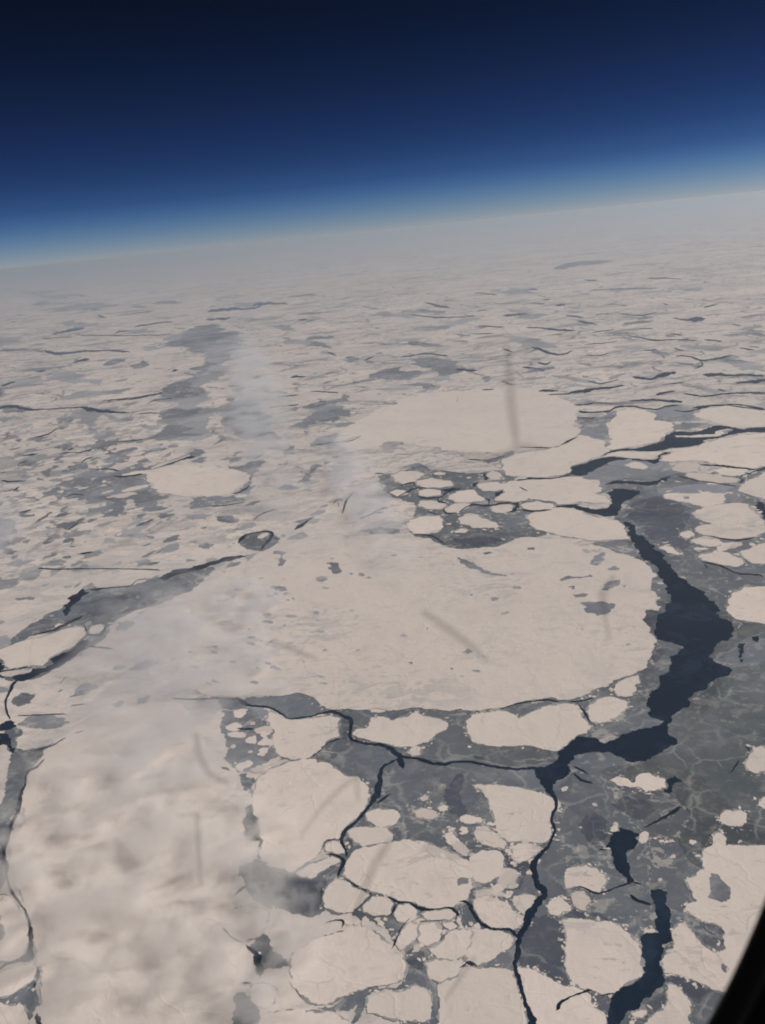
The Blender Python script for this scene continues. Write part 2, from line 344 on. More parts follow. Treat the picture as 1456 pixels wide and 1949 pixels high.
# thinner, blue grey patches that lie open on the white pack
PATCH = [
 ('f', [(150,905),(185,880),(215,900),(270,880),(285,925),(315,945),(290,965),(240,950),(225,985),(190,975),(200,950),(165,960),(120,945),(140,930),(118,915)]),
 ('6', [(60,440),(200,425),(320,440),(310,500),(360,560),(350,640),(380,700),(260,760),(150,790),(90,700),(60,560)]),
 ('a', [(310,145),(450,145),(500,110),(555,100),(550,140),(500,180),(530,240),(520,290),(480,310),(410,280),(400,260),(330,240),(340,200)]),
 ('a', [(770,165),(790,110),(850,80),(920,62),(965,85),(1000,110),(1015,150),(900,165)]),
 ('a', [(240,500),(290,440),(370,415),(450,390),(520,378),(640,392),(780,400),(850,410),(900,440),(970,480),(1040,530),(1180,548),(1280,545),(1300,600),(1220,640),(1080,640),(840,610),(700,560),(480,600),(420,610),(465,580),(440,560),(450,525),(370,520),(330,500)]),
 ('a', [(900,190),(960,170),(1060,175),(1150,190),(1100,205),(980,215),(910,215)]),
 ('c', [(910,225),(1010,190),(1070,140),(1110,50),(1280,30),(1290,0),(1330,10),(1320,50),(1240,60),(1340,110),(1340,160),(1250,150),(1220,200),(1100,185),(1040,235),(950,240)]),
 ('c', [(220,715),(480,712),(520,700),(600,715),(610,740),(400,780),(250,800),(220,760)]),
 ('c', [(480,490),(560,510),(650,465),(740,460),(700,500),(660,560),(640,600),(660,650),(640,690),(560,695),(520,692),(570,655),(625,615),(650,560),(560,530)]),
 ('c', [(890,460),(1010,560),(1100,480),(1150,500),(1140,440),(1080,540),(1060,600),(960,620),(1000,590),(1030,560),(900,490)]),
 ('c', [(390,850),(520,840),(560,890),(470,890)]),
 ('d', [(650,385),(690,350),(780,340),(750,370),(740,390),(800,405),(940,400),(1060,380),(1150,370),(1155,385),(1060,400),(960,430),(840,440),(770,475),(715,475),(770,430),(750,395),(700,385)]),
 ('d', [(1000,312),(1080,280),(1150,240),(1150,215),(1240,215),(1350,240),(1300,255),(1250,265),(1420,280),(1300,290),(1200,310),(1100,320)]),
 ('d', [(1100,140),(1180,100),(1290,110),(1400,90),(1380,130),(1280,160),(1180,170),(1130,180)]),
 ('d', [(280,540),(330,520),(390,470),(430,460),(410,500),(350,530),(330,580),(300,560)]),
 ('d', [(510,690),(530,655),(590,670),(690,680),(760,700),(800,730),(700,750),(600,760),(660,730),(640,710),(560,705)]),
 ('d', [(610,630),(680,600),(760,580),(790,600),(850,620),(930,600),(980,560),(1020,570),(1030,650),(1100,680),(1190,690),(1180,705),(1080,690),(1000,730),(960,660),(900,680),(820,650),(800,630),(700,625)]),
 ('d', [(580,590),(600,550),(660,555),(640,600)]), ('d', [(800,745),(850,720),(920,705),(900,725),(850,742)]),
 ('d', [(905,800),(960,770),(1060,750),(1020,780),(950,800)]),
 ('d', [(600,800),(700,780),(790,770),(810,790),(760,850),(690,850),(740,820),(700,800)]),
 ('d', [(370,905),(480,890),(590,850),(540,900),(480,945),(400,930)]),
 ('d', [(290,1035),(340,1000),(400,995),(370,1020),(310,1045)]),
 ('d', [(170,720),(280,700),(400,640),(440,660),(430,720),(400,760),(330,770),(270,740)]),
 ('e', [(900,770),(950,730),(1040,680),(1090,690),(1060,730),(1110,790),(1010,810),(890,795)]),
 ('e', [(1010,450),(1080,410),(1180,400),(1210,440),(1200,500),(1130,560),(1080,550),(1050,530),(940,520),(850,540),(900,510),(1010,480)]),
 ('e', [(1090,670),(1140,620),(1200,615),(1150,660),(1110,675)]), ('e', [(720,635),(790,600),(830,605),(800,640),(740,650)]),
 ('e', [(570,620),(630,590),(700,600),(660,615),(600,630)]), ('e', [(0,850),(60,848),(130,855),(190,875),(100,890),(0,888),(-60,870)]),
 ('g', [(640,680),(700,660),(820,635),(840,660),(920,655),(930,685),(880,710),(780,705),(690,700)]),
 ('g', [(880,600),(920,585),(1100,590),(1130,620),(1110,680),(1060,690),(1010,650),(920,630)]),
 ('g', [(860,740),(920,720),(980,725),(1050,745),(990,750),(970,770),(930,775),(950,745)]),
 ('g', [(1270,700),(1300,685),(1320,710),(1290,725)]), ('g', [(520,580),(545,575),(550,610),(525,605)]),
 ('g', [(860,490),(960,500),(1050,525),(980,525),(880,515)]),
 ('h', [(290,235),(340,210),(430,195),(560,190),(560,210),(420,220),(330,245)]),
 ('b', [(460,420),(520,390),(575,382),(580,398),(500,412)]), ('b', [(350,490),(410,468),(450,485),(390,492)]),
 ('b', [(250,755),(360,735),(470,750),(470,770),(340,778)]),
 ('b', [(920,365),(1020,345),(1080,305),(1110,310),(1050,355),(960,385)]),
 ('5', [(60,830),(120,780),(200,790),(170,840),(100,860)]), ('5', [(90,960),(200,900),(300,905),(390,950),(330,975),(200,980)]),
 ('5', [(380,805),(440,770),(490,768),(430,802)]), ('5', [(85,258),(190,252),(190,266),(100,272)]),
 ('5', [(1220,255),(1350,262),(1355,282),(1290,275)]), ('5', [(1250,400),(1370,395),(1370,412),(1280,412)]),
 ('5', [(1260,600),(1310,595),(1310,620),(1265,620)]), ('5', [(1310,630),(1380,615),(1395,628),(1330,642)]),
 ('6', [(95,165),(140,160),(155,178),(110,188)]), ('6', [(160,190),(210,180),(220,195),(170,205)]),
 ('2', [(620,890),(670,885),(675,905),(640,915)]), ('2', [(445,210),(500,215),(500,240),(460,235)]),
]
# patches and cracks lying on the floes themselves
ONFLOE = [
 ('a', [(330,1270),(420,1265),(545,1275),(520,1310),(490,1340),(440,1350),(370,1330)]),
 ('a', [(205,1130),(260,1105),(400,1100),(410,1112),(300,1120),(220,1140)]), ('a', [(285,1220),(380,1215),(370,1235),(300,1240)]),
 ('a', [(390,1030),(410,990),(490,960),(480,1010),(440,1045)]), ('a', [(460,1190),(500,1140),(580,1130),(570,1165),(500,1195)]),
 ('a', [(410,905),(560,890),(640,880),(690,960),(712,1000),(640,980),(560,965),(480,930)]),
 ('a', [(500,1060),(550,1045),(575,1065),(520,1075)]), ('a', [(260,1170),(300,1165),(290,1190)]), ('a',[(580,1160),(615,1165),(600,1180)]),
 ('a', [(10,935),(50,935),(45,948),(15,946)]), ('a', [(960,625),(1000,622),(995,640),(965,638)]), ('a', [(1220,605),(1300,600),(1320,660),(1230,660)]),
 ('b', [(790,905),(830,918),(900,955),(960,983),(1060,1005),(1060,1012),(960,1000),(880,972),(800,932)]),
 ('b', [(930,885),(970,872),(985,882),(945,892)]), ('b', [(1175,855),(1210,850),(1215,864),(1180,864)]),
 ('4', [(1080,590),(1130,600),(1180,660),(1220,740),(1190,790),(1120,780),(1060,760),(1080,700)]),
 ('4', [(1110,1100),(1150,1095),(1165,1130),(1120,1140)]), ('4', [(1030,960),(1130,970),(1120,1020),(1050,990)]),
 ('4', [(1160,1215),(1200,1240),(1190,1285),(1165,1270)]),
 ('3', [(60,505),(130,500),(120,530),(60,545)]), ('c', [(790,1340),(850,1330),(900,1360),(850,1370)]),
 ('c', [(800,1090),(850,1085),(870,1190),(835,1195)]), ('c', [(1170,1170),(1210,1165),(1280,1230),(1240,1250),(1180,1210)]),
]
DARK = [
 ('3', [(470,720),(560,700),(640,740),(662,800),(664,850),(650,980),(620,990),(560,960),(420,900),(430,790),(460,770)]),
 ('6', [(1300,880),(1340,840),(1390,790),(1410,830),(1380,900),(1400,960),(1425,1010),(1390,1040),(1320,1000),(1300,940)]),
 ('6', [(735,490),(770,510),(760,600),(725,600)]),
 ('3', [(770,150),(830,140),(900,190),(900,260),(830,330),(780,290),(735,220)]),
 ('4', [(380,110),(470,60),(640,90),(700,150),(620,220),(500,180),(420,130)]),
 ('4', [(770,1310),(880,1310),(1000,1360),(1080,1400),(1000,1500),(940,1470),(870,1400),(790,1350)]),
 ('4', [(640,1490),(700,1440),(770,1400),(780,1440),(760,1520),(680,1580),(640,1610)]),
 ('3', [(400,930),(500,930),(600,980),(690,1080),(600,1060),(500,1010),(410,980)]),
 ('3', [(640,700),(730,680),(850,690),(900,735),(780,728),(680,720)]),
 ('3', [(300,340),(340,340),(370,400),(470,420),(440,490),(410,560),(380,560),(390,460),(330,400)]),
 ('2', [(350,480),(480,490),(560,520),(600,480),(650,520),(600,690),(480,680),(340,640),(330,560)]),
 ('2', [(320,900),(400,930),(430,975),(370,1000),(300,980)]),
 ('2', [(770,290),(800,300),(790,350),(760,370),(750,330)]),
 ('2', [(1090,910),(1150,870),(1190,910),(1180,1010),(1120,1000)]),
 ('a', [(640,660),(800,620),(900,650),(1000,720),(960,830),(1000,900),(960,950),(850,900),(760,880),(660,780)]),
 ('a', [(700,1330),(760,1310),(850,1330),(800,1390),(790,1440),(730,1420),(690,1370)]),
 ('5', [(400,290),(600,250),(760,240),(780,280),(640,330),(520,360),(430,350)]),
 ('b', [(760,800),(900,790),(1060,790),(960,840),(840,858)]), 
 ('7', [(960,90),(1000,85),(990,110),(960,145),(940,130)]), ('7', [(120,570),(180,570),(170,590),(130,585)]),
]
NILAS = [
 ('f', [(1262,1372),(1300,1345),(1350,1310),(1385,1275),(1430,1268),(1600,1240),(1640,1700),(1500,1640),(1456,1600),(1400,1640),(1330,1650),(1290,1600),(1310,1540),(1270,1500),(1180,1480),(1225,1440),(1290,1420)]),
 ('a', [(1090,1220),(1180,1310),(1270,1410),(1330,1390),(1456,1410),(1560,1420),(1560,1480),(1290,1480),(1240,1420),(1150,1330)]),
 ('c', [(600,1010),(650,985),(720,975),(770,1000),(710,1060),(640,1050)]),
]
WATER = [
 ('a', [(560,760),(600,795),(620,860),(660,920),(710,1000),(790,1040),(810,1110),(860,1160),(860,1210),(890,1260),(850,1320),(800,1350),(790,1400),(800,1480),
        '7',(965,40),(1000,50),(1090,75),(1020,120),(1020,170),(1000,200),(970,210),(975,260),(930,290),(915,340),(920,380),(940,400),(1000,415),(900,450),(830,470),(720,520),(680,490),(600,485),(560,520),(510,555),(510,590),(470,615),(400,640),(430,700),(460,745),(490,755),(500,690),(560,660),(565,600),(620,565),(680,555),(740,555),(800,580),(850,605),(910,600),(960,570),(1010,540),(1060,515),(1010,470),(1010,430),(1050,375),(1110,350),(1120,300),(1190,270),(1210,235),(1310,185),(1280,165),(1220,140),(1200,120),(1230,70),(1310,30),
        'a',(1270,1440),(1260,1400),(1180,1310),(1090,1220),(1000,1160),(920,1090),(860,1020),(830,970),(760,910),(670,850),(640,785)]),
 ('a', [(250,480),(290,440),(370,415),(450,392),(520,380),(640,393),(600,400),(540,405),(480,430),(420,460),(380,490),(330,500)]),
 ('a', [(640,392),(780,400),(800,370),(850,352),(890,358),(830,372),(815,412),(780,425),(740,410),(650,402)]),
 ('a', [(500,600),(530,575),(600,575),(700,590),(690,610),(640,640),(590,660),(580,700),(555,740),(520,745),(430,730),(370,720),(290,685),(300,675),(400,700),(500,695),(520,670),(525,645)]),
 ('a', [(480,550),(560,525),(700,535),(780,530),(880,495),(870,510),(800,550),(720,555),(560,545)]),
 ('a', [(470,380),(530,345),(620,335),(700,325),(800,300),(850,250),(900,225),(1000,232),(1100,212),(1160,190),(1230,195),(1320,215),(1456,200),(1560,195),(1560,228),(1456,232),(1330,235),(1220,255),(1100,275),(1060,310),(960,325),(880,330),(820,345),(700,348),(560,345)]),
 ('a', [(1390,680),(1420,650),(1456,690),(1520,700),(1520,770),(1456,765),(1420,720)]), ('a', [(1290,530),(1310,510),(1330,525),(1310,545)]),
 ('3', [(880,330),(910,270),(950,215),(1030,240),(1070,255),(1060,310),(1000,350),(1000,390),(1020,440),(1015,480),(1040,520),(1000,530),(1005,500),(960,470),(935,440),(925,400),(915,345)]),
 ('3', [(1130,565),(1190,560),(1225,580),(1210,640),(1245,700),(1240,770),(1260,820),(1240,855),(1195,865),(1190,930),(1200,1000),(1205,1090),(1150,1130),(1080,1190),(1000,1240),(960,1307),(950,1420),(880,1420),(885,1270),(930,1140),(980,1100),(1085,1048),(1085,980),(1075,880),(1090,810),(1155,805),(1155,740),(1160,660),(1140,610)]),
 ('5', [(880,145),(960,100),(1060,90),(1150,60),(1250,30),(1400,15),(1300,45),(1200,70),(1130,95),(1040,115),(980,130),(910,160)]),
 ('5', [(350,300),(430,230),(460,200),(470,225),(500,225),(450,255),(400,300),(380,350),(360,360),(365,310)]),
 ('5', [(-20,660),(60,655),(150,635),(190,650),(250,645),(300,620),(270,600),(340,565),(400,545),(440,500),(470,490),(500,500),(440,560),(390,600),(300,650),(200,690),(130,720),(90,710),(60,690),(-20,700)]),
 ('5', [(-40,600),(0,600),(30,640),(0,665),(-40,665)]), ('5', [(-20,990),(30,940),(60,935),(95,965),(60,985),(0,995)]),
 ('5', [(-20,1015),(40,1008),(60,1050),(80,1110),(60,1135),(40,1070),(-20,1080)]),
 ('1', [(110,950),(150,905),(185,910),(190,950),(130,970)]),
 ('4', [(750,20),(770,-10),(815,-5),(810,30),(790,40)]), ('7', [(1000,740),(1010,680),(1045,665),(1080,690),(1040,700),(1030,738)]),
 ('7', [(1335,60),(1370,60),(1360,100),(1350,150),(1340,110)]), ('7', [(1395,30),(1430,25),(1425,55),(1400,45)]),
 ('2', [(250,910),(290,930),(270,960),(300,990),(270,1030),(250,985)]),
 ('b', [(1060,490),(1110,480),(1120,500),(1090,530),(1040,545),(1000,570),(995,550),(1060,520)]),
 ('b', [(1095,605),(1125,600),(1130,625),(1100,655),(1070,655)]), ('b', [(935,440),(955,450),(950,480),(935,470)]),
 ('b', [(870,495),(900,488),(910,505),(880,515)]), ('b', [(1330,618),(1400,620),(1456,612),(1440,630),(1340,630)]),
]
CRACK = [
 ('a', [(300,68,7),(360,65,9),(440,55,7),(540,60,4)]), ('a', [(320,106,14),(400,112,7),(500,105,9),(560,80,10),(640,75,8),(780,95,7),(860,76,8),(930,66,10)]),
 ('a', [(310,142,8),(380,148,6),(440,142,5)]), ('a', [(900,102,6),(1000,105,7),(1100,75,8),(1200,66,5),(1320,80,5),(1456,98,7)]), ('a', [(0,512,5),(100,516,7),(200,506,6),(260,490,5)]),
 ('a', [(-20,705,6),(60,712,9),(160,703,5)]), ('a', [(200,683,7),(290,675,7),(330,672,4)]), ('a', [(450,385,4),(540,345,6),(640,333,6)]),
 ('a', [(1100,860,4),(1200,880,6),(1300,888,6),(1400,870,5)]), ('a', [(1070,1020,4),(1180,1045,7),(1290,1090,4),(1420,1100,9),(1445,1115,9)]), ('a', [(1300,500,9),(1380,475,7),(1456,450,9),(1520,430,6)]),
 ('a', [(930,500,4),(1040,525,5),(1180,545,6),(1290,560,5)]), ('a', [(1060,430,6),(1180,438,10),(1290,448,8),(1400,460,6)]), ('a', [(1090,1035,8),(1110,1060,8)]),
 ('3', [(570,15,22),(610,85,15),(582,170,14),(598,240,14),(560,330,18),(500,400,28),(490,470,38),(510,540,38),(545,585,42),(505,640,42),(470,700,38),(440,770,32),(405,830,28),(395,920,26),(378,980,28),(400,1060,24),(425,1150,16),(450,1230,22),(475,1307,52),(480,1420,50)]),
 ('2', [(1380,632,8),(1410,632,12),(1456,660,12),'3',(130,660,11),(160,710,12),(200,755,13),(260,780,10),(340,785,12),(380,812,18),(400,830,20)]),
 ('6', [(0,372,4),(80,376,4),(150,380,6),(170,395,14),(200,415,10),(330,430,8),(400,465,6),(440,490,7),(550,480,8),(620,460,9),(690,455,13),(740,475,15),(782,500,20),(778,560,14),(780,600,16),(840,622,13),(900,632,13),(980,645,16),(1030,680,20),(1060,698,14),(1150,712,11),(1260,742,16),(1340,735,13),'7',(0,608,7),(100,602,8),(200,620,9),(300,632,10),(400,630,10),(430,650,14)]),
 ('6', [(1045,690,20),(1055,730,32),(1075,765,22)]), ('6', [(1040,715,12),(1000,735,10),(960,760,14),(940,800,22),(935,870,32),(910,930,36),(885,965,16),(820,1050,16),(760,1100,18),(722,1160,22),'2',(722,285,22),(745,330,12),(757,372,9),(745,388,9)]),
 ('6', [(925,960,14),(960,935,14),(1005,905,6)]), ('2', [(640,365,4),(690,370,9),(725,385,12),(740,410,20),(725,450,20),(708,492,20)]), ('2', [(760,508,10),(795,535,8),(825,557,10)]),
 ('2', [(618,550,4),(617,600,5),(612,655,4)]), ('2', [(545,510,5),(552,540,5)]), ('6', [(725,600,8),(660,620,6),(610,670,5),(550,710,3)]), ('2', [(700,285,6),(650,295,5),(632,320,4),(630,345,4)]),
 ('2', [(980,600,4),(1040,635,12),(1100,635,9),(1160,668,16),(1240,675,5),(1320,665,6),(1360,685,12),(1385,720,8)]), ('2', [(1035,640,9),(1012,690,8),(990,715,10)]),
 ('2', [(1110,720,3),(1060,780,4),(1020,870,9),(1000,895,5)]), ('2', [(830,560,3),(893,590,4),(850,640,4),(805,682,3)]), ('2', [(1160,740,4),(1240,738,5),(1300,735,4)]), ('2', [(1380,1000,8),(1430,970,14),(1480,990,8)]),
 ('2', [(640,750,4),(690,735,5),(740,740,9),(730,780,5)]), ('2', [(70,775,7),(120,830,6),(180,860,4)]), ('2', [(180,1080,16),(230,1085,18)]), ('2', [(200,880,8),(250,915,10)]),
 ('3', [(1030,525,10),(960,545,9),(880,578,8),(820,582,7),(770,560,6),(735,545,4)]), ('3', [(1030,520,5),(1060,530,5),(1095,535,3)]), ('3', [(1018,590,12),(1060,625,14),(1140,650,12)]),
 ('3', [(1300,105,26),(1230,150,16),(1160,190,12),(1095,218,7)]), ('3', [(835,355,6),(860,340,5),(890,345,6)]), ('3', [(610,1235,22),(640,1190,18),(700,1155,9),(770,1128,14),(810,1122,6)]), ('3', [(860,1150,6),(930,1140,8)]), ('3', [(-10,662,8),(30,668,8),(60,700,10),(50,730,5)]),
 ('3', [(620,85,4),(590,150,5),(575,180,4)]), ('7', [(1365,525,9),(1390,552,5)]), ('7', [(580,620,5),(620,640,4),(650,660,5)]), ('7', [(580,655,6),(620,685,8),(670,700,6)]), ('7', [(240,362,3),(330,335,4),(460,318,5),(520,332,4)]), ('7', [(1340,595,8),(1310,640,6),(1290,655,3)]),
 ('7', [(600,335,4),(640,385,6),(660,425,5)]), ('7', [(560,327,4),(620,322,6),(680,308,5)]),
 ('5', [(210,92,6),(290,97,6),(440,96,5),(600,95,3),(760,97,4),(890,102,7)]), ('5', [(500,215,8),(640,198,6),(720,190,8),(760,160,5),(830,150,3)]), ('5', [(460,358,16),(400,385,12),(340,415,14),(280,440,10),(200,460,6)]),
 ('5', [(470,410,12),(482,450,14)]), ('5', [(490,462,8),(560,462,16),(590,410,10)]), ('5', [(480,525,6),(560,530,7),(630,540,4)]), ('5', [(100,710,16),(70,740,16),(50,790,14),(35,830,10),(40,880,12),(60,930,14)]), ('5', [(100,910,3),(230,905,4),(380,900,3)]), ('5', [(190,1105,6),(280,1080,7),(370,1030,6)]), ('5', [(410,1010,5),(470,990,3)]),
 ('5', [(330,735,3),(370,690,3)]), ('5', [(950,812,3),(1060,820,4),(1200,815,3),(1320,820,12),(1380,850,8),(1456,862,6)]), ('5', [(650,345,6),(720,330,14),(760,320,6)]), ('5', [(820,290,6),(880,270,10)]), ('5', [(390,855,5),(480,845,4)]),
 ('5', [(250,1150,9),(210,1190,12),(150,1230,10),(135,1300,14),(112,1370,24),(95,1456,16),'1',(115,50,20),(95,130,18),(60,220,16),(35,310,20),(25,380,22),(38,440,20),(35,490,12),(60,560,12),(120,650,10),(160,730,16),(172,800,24),(170,880,30),(165,930,34)]),
 ('1', [(130,955,22),(50,970,14),(0,1005,10),(-30,1020,8)]), ('1', [(195,1080,18),(195,1110,26)]), ('1', [(205,1250,26),(215,1300,34),(215,1400,30)]), ('1', [(0,630,4),(25,600,4)]), ('1', [(1360,870,8),(1410,910,16),(1440,950,24),(1430,1000,26)]),
 ('1', [(1300,600,6),(1335,565,14),(1380,530,5)]), ('6', [(60,760,16),(110,780,14)]), ('6', [(150,545,14),(250,550,10)]),
 ('c', [(560,1035,26),(580,1000,22),(640,972,10),(740,953,9),(795,968,14),(770,1010,24),(735,1055,20),(712,1082,14)]), ('c', [(945,940,10),(1000,915,18),(1050,870,5),(1090,845,3)]), ('c', [(800,1000,16),(850,1010,10)]),
 ('c', [(1090,350,6),(1200,340,9),(1280,330,5),(1400,290,4)]), ('c', [(1280,830,5),(1310,740,11),(1365,670,4)]), ('c', [(1215,765,6),(1250,725,9)]), ('c', [(1300,860,7),(1318,880,7)]), ('c', [(660,880,5),(720,830,6),(820,800,5)]), ('c', [(520,692,9),(580,675,9),(640,635,14)]), ('c', [(380,778,4),(480,770,5),(600,750,4)]), ('c', [(650,450,4),(700,435,6),(745,400,3)]), ('c', [(700,500,5),(735,475,7)]), ('c', [(1120,300,4),(1200,295,4),(1310,288,3)]),
 ('c', [(1400,870,8),(1430,850,8)]), ('b', [(250,695,5),(320,660,8),(380,635,7),(410,640,4)]), ('b', [(330,660,6),(380,655,8)]), ('b', [(150,665,5),(180,580,8),(220,540,4)]), ('b', [(100,605,7),(130,580,7)]), ('b', [(125,600,5),(135,630,5)]),
 ('b', [(455,570,8),(510,545,8),(550,525,9),(620,522,4)]), ('b', [(470,510,6),(545,490,8),(550,515,10)]), ('b', [(410,548,4),(450,568,6)]), ('b', [(565,555,4),(580,572,6),(690,575,6),(730,545,8),(815,520,6)]), ('b', [(695,530,6),(730,530,12),(790,515,5)]), ('b', [(690,575,6),(680,595,8),(740,608,7)]), ('b', [(710,630,5),(720,658,6),(770,662,5)]), ('b', [(800,655,5),(860,618,7),(950,618,8),(1050,605,7),(1100,602,8)]), ('b', [(940,578,6),(965,590,14),(960,615,14)]), ('b', [(1150,640,8),(1220,650,7),(1310,640,5)]), ('b', [(1110,480,7),(1200,470,6),(1330,465,6),(1420,450,6)]), ('b', [(1130,515,6),(1180,540,8)]), ('b', [(580,780,4),(650,790,7),(720,830,4)]), ('b', [(620,640,3),(640,660,4),(690,665,3)]), ('b', [(720,848,3),(780,852,4)]),
 ('b', [(840,362,4),(930,366,5)]), ('b', [(1130,295,3),(1200,298,5),(1310,296,4)]), ('b', [(1360,285,10),(1400,265,12),(1456,240,4)]), ('b', [(325,440,6),(380,442,8)]), ('b', [(310,468,3),(345,450,3)]), ('b', [(785,35,3),(795,15,3)]), ('b', [(150,270,4),(210,255,5),(255,232,3)]),
 ('d', [(-20,100,14),(60,92,22),(150,100,20),(200,110,14),(350,103,8),(550,95,8),(620,105,26),(760,120,12),(900,130,6)]), ('d', [(960,140,5),(1040,132,6),(1110,135,6)]), ('d', [(240,300,8),(330,280,9),(400,240,6),(450,235,4)]), ('d', [(1050,525,5),(1160,490,8),(1260,455,8),(1310,440,18),(1360,438,10)]), ('d', [(935,920,4),(1000,895,5),(1075,862,4)]), ('d', [(800,335,5),(900,325,7),(1000,312,6)]), ('d', [(1015,75,4),(1080,42,5),(1200,30,5)]), ('d', [(800,42,5),(940,32,7),(1050,8,6)]), ('d', [(650,380,12),(560,405,6),(430,405,6)]), ('d', [(470,390,14),(520,375,10)]), ('d', [(160,430,8),(240,418,12),(270,410,6)]), ('d', [(120,490,12),(200,460,7)]), ('d', [(440,720,5),(520,695,6),(590,705,4)]), ('d', [(540,880,5),(580,855,4)]), ('d', [(470,940,5),(520,910,8),(550,880,4)]), ('d', [(130,830,14),(220,800,10)]), ('d', [(100,665,18),(140,640,10)]), ('d', [(560,480,8),(600,450,8),(660,435,4)]), ('d', [(660,525,6),(740,520,5),(830,535,9)]), ('d', [(780,570,6),(880,570,9),(990,555,9)]), ('d', [(550,1110,12),(650,1095,6)]), ('d', [(0,550,12),(40,545,8)]), ('d', [(0,600,12),(80,605,10),(180,600,7)]), ('d', [(30,715,14),(80,712,8)]),
 ('e', [(240,545,10),(320,560,13),(500,548,8),(640,545,8),(720,555,10)]), ('e', [(290,455,8),(400,432,14),(470,420,8)]), ('e', [(1150,330,10),(1250,318,14),(1400,310,8),(1456,285,14)]), ('e', [(640,445,14),(720,435,4)]), ('e', [(540,350,14),(590,365,8)]), ('e', [(650,352,4),(840,328,4)]), ('e', [(0,745,10),(90,718,8)]), ('e', [(560,825,4),(760,805,5),(900,780,8)]), ('e', [(400,610,8),(500,592,12)]), ('e', [(950,660,20),(990,655,10)]), ('e', [(440,462,3),(620,462,5),(840,460,4),(960,455,3)]), ('e', [(200,665,10),(260,655,8)]), ('e', [(1140,375,12),(1280,365,12)]), ('e', [(1290,580,8),(1350,580,5)]), ('e', [(1320,490,6),(1380,492,5)]), ('e', [(230,480,4),(400,470,4)]), ('e', [(740,415,8),(880,390,6),(960,385,5)]),
 ('g', [(950,280,5),(1040,300,12),(1100,310,6)]), ('g', [(880,345,5),(1000,362,6),(1130,360,6),(1240,355,5)]), ('g', [(1400,355,8),(1456,350,8)]), ('g', [(1250,410,5),(1400,415,6)]), ('g', [(0,300,10),(60,285,14),(200,285,8)]), ('g', [(200,245,4),(360,235,5)]), ('g', [(250,380,8),(310,370,10)]), ('g', [(0,690,20),(30,700,14)]), ('g', [(210,695,10),(300,690,6)]), ('g', [(130,805,8),(260,790,5)]), ('g', [(90,860,4),(260,845,6)]), ('g', [(410,550,8),(470,575,6)]), ('g', [(620,600,12),(680,575,5)]), ('g', [(1130,820,4),(1145,835,3)]), ('g', [(1270,765,8),(1340,760,6)]), ('g', [(1210,455,4),(1340,450,5)]), ('g', [(820,585,4),(960,565,6),(1090,575,5)]), ('g', [(1130,650,10),(1250,655,10)]), ('g', [(1230,225,5),(1360,240,7)]), ('g', [(320,770,4),(480,780,5)]),
 ('h', [(0,500,9),(70,492,9),(140,485,5)]), ('h', [(350,495,7),(450,508,6)]), ('h', [(410,525,6),(460,535,9),(530,548,8)]), ('h', [(130,562,7),(220,568,5),(290,575,11),(410,580,8)]), ('h', [(940,510,6),(1020,518,10),(1070,515,26),(1130,515,8)]), ('h', [(160,670,6),(220,692,13),(300,712,8),(350,708,6),(395,685,6)]), ('h', [(460,715,3),(520,720,4),(600,705,4)]), ('h', [(680,605,3),(780,622,5),(850,635,8),(960,630,4),(1080,635,6)]), ('h', [(450,660,3),(560,650,4),(640,638,3)]), ('h', [(780,690,5),(860,685,7)]), ('h', [(950,680,8),(1010,695,8)]), ('h', [(960,720,6),(1040,725,6),(1100,745,10),(1170,740,8),(1280,715,6)]), ('h', [(1110,825,9),(1180,826,18),(1280,828,8),(1456,830,8)]), ('h', [(720,835,10),(820,850,14),(900,822,22),(965,812,18)]), ('h', [(890,880,4),(1010,868,5)]), ('h', [(1290,870,6),(1400,865,18),(1456,855,14),(1520,850,10)]), ('h', [(1000,930,6),(1130,945,8),(1240,930,8),(1456,925,8),(1520,920,8)]), ('h', [(200,915,12),(310,915,8)]), ('h', [(250,935,5),(360,930,8),(450,915,16),(680,885,6)]), ('h', [(850,935,14),(960,915,6)]), ('h', [(700,970,5),(820,965,8),(900,970,10),(1000,975,14)]), ('h', [(1050,1010,10),(1120,1000,14),(1280,990,5),(1400,1005,9),(1456,1020,8)]), ('h', [(470,858,5),(550,875,5),(650,850,4)]), ('h', [(190,755,8),(240,765,7),(280,745,4)]), ('h', [(110,785,9),(180,790,5),(240,808,4)]), ('h', [(350,830,5),(380,828,4)]), ('h', [(150,350,6),(200,355,12)]), ('h', [(160,430,6),(240,432,8)]), ('h', [(290,440,10),(350,440,16)]), ('h', [(220,410,8),(270,408,10)]), ('h', [(450,298,4),(530,302,9)]), ('h', [(800,290,4),(900,290,6),(1000,295,4)]), ('h', [(480,360,4),(620,350,5),(740,348,4),(860,345,3)]), ('h', [(890,430,8),(920,436,12)]), ('h', [(820,400,10),(850,400,6)]), ('h', [(660,488,4),(760,495,5),(860,478,4)]), ('h', [(760,568,5),(840,570,5)]), ('h', [(500,590,4),(620,575,5)]), ('h', [(930,595,5),(1000,605,6)]), ('h', [(1120,630,8),(1220,640,10)]), ('h', [(1310,675,8),(1400,690,8)]), ('h', [(1110,455,8),(1200,435,6)]), ('h', [(1190,905,5),(1240,915,8)]), ('h', [(270,605,3),(340,600,4)]), ('h', [(0,680,8),(60,700,5)]), ('h', [(1060,795,8),(1110,770,8),(1090,740,6)]), ('h', [(1270,545,6),(1320,555,6)]),
]
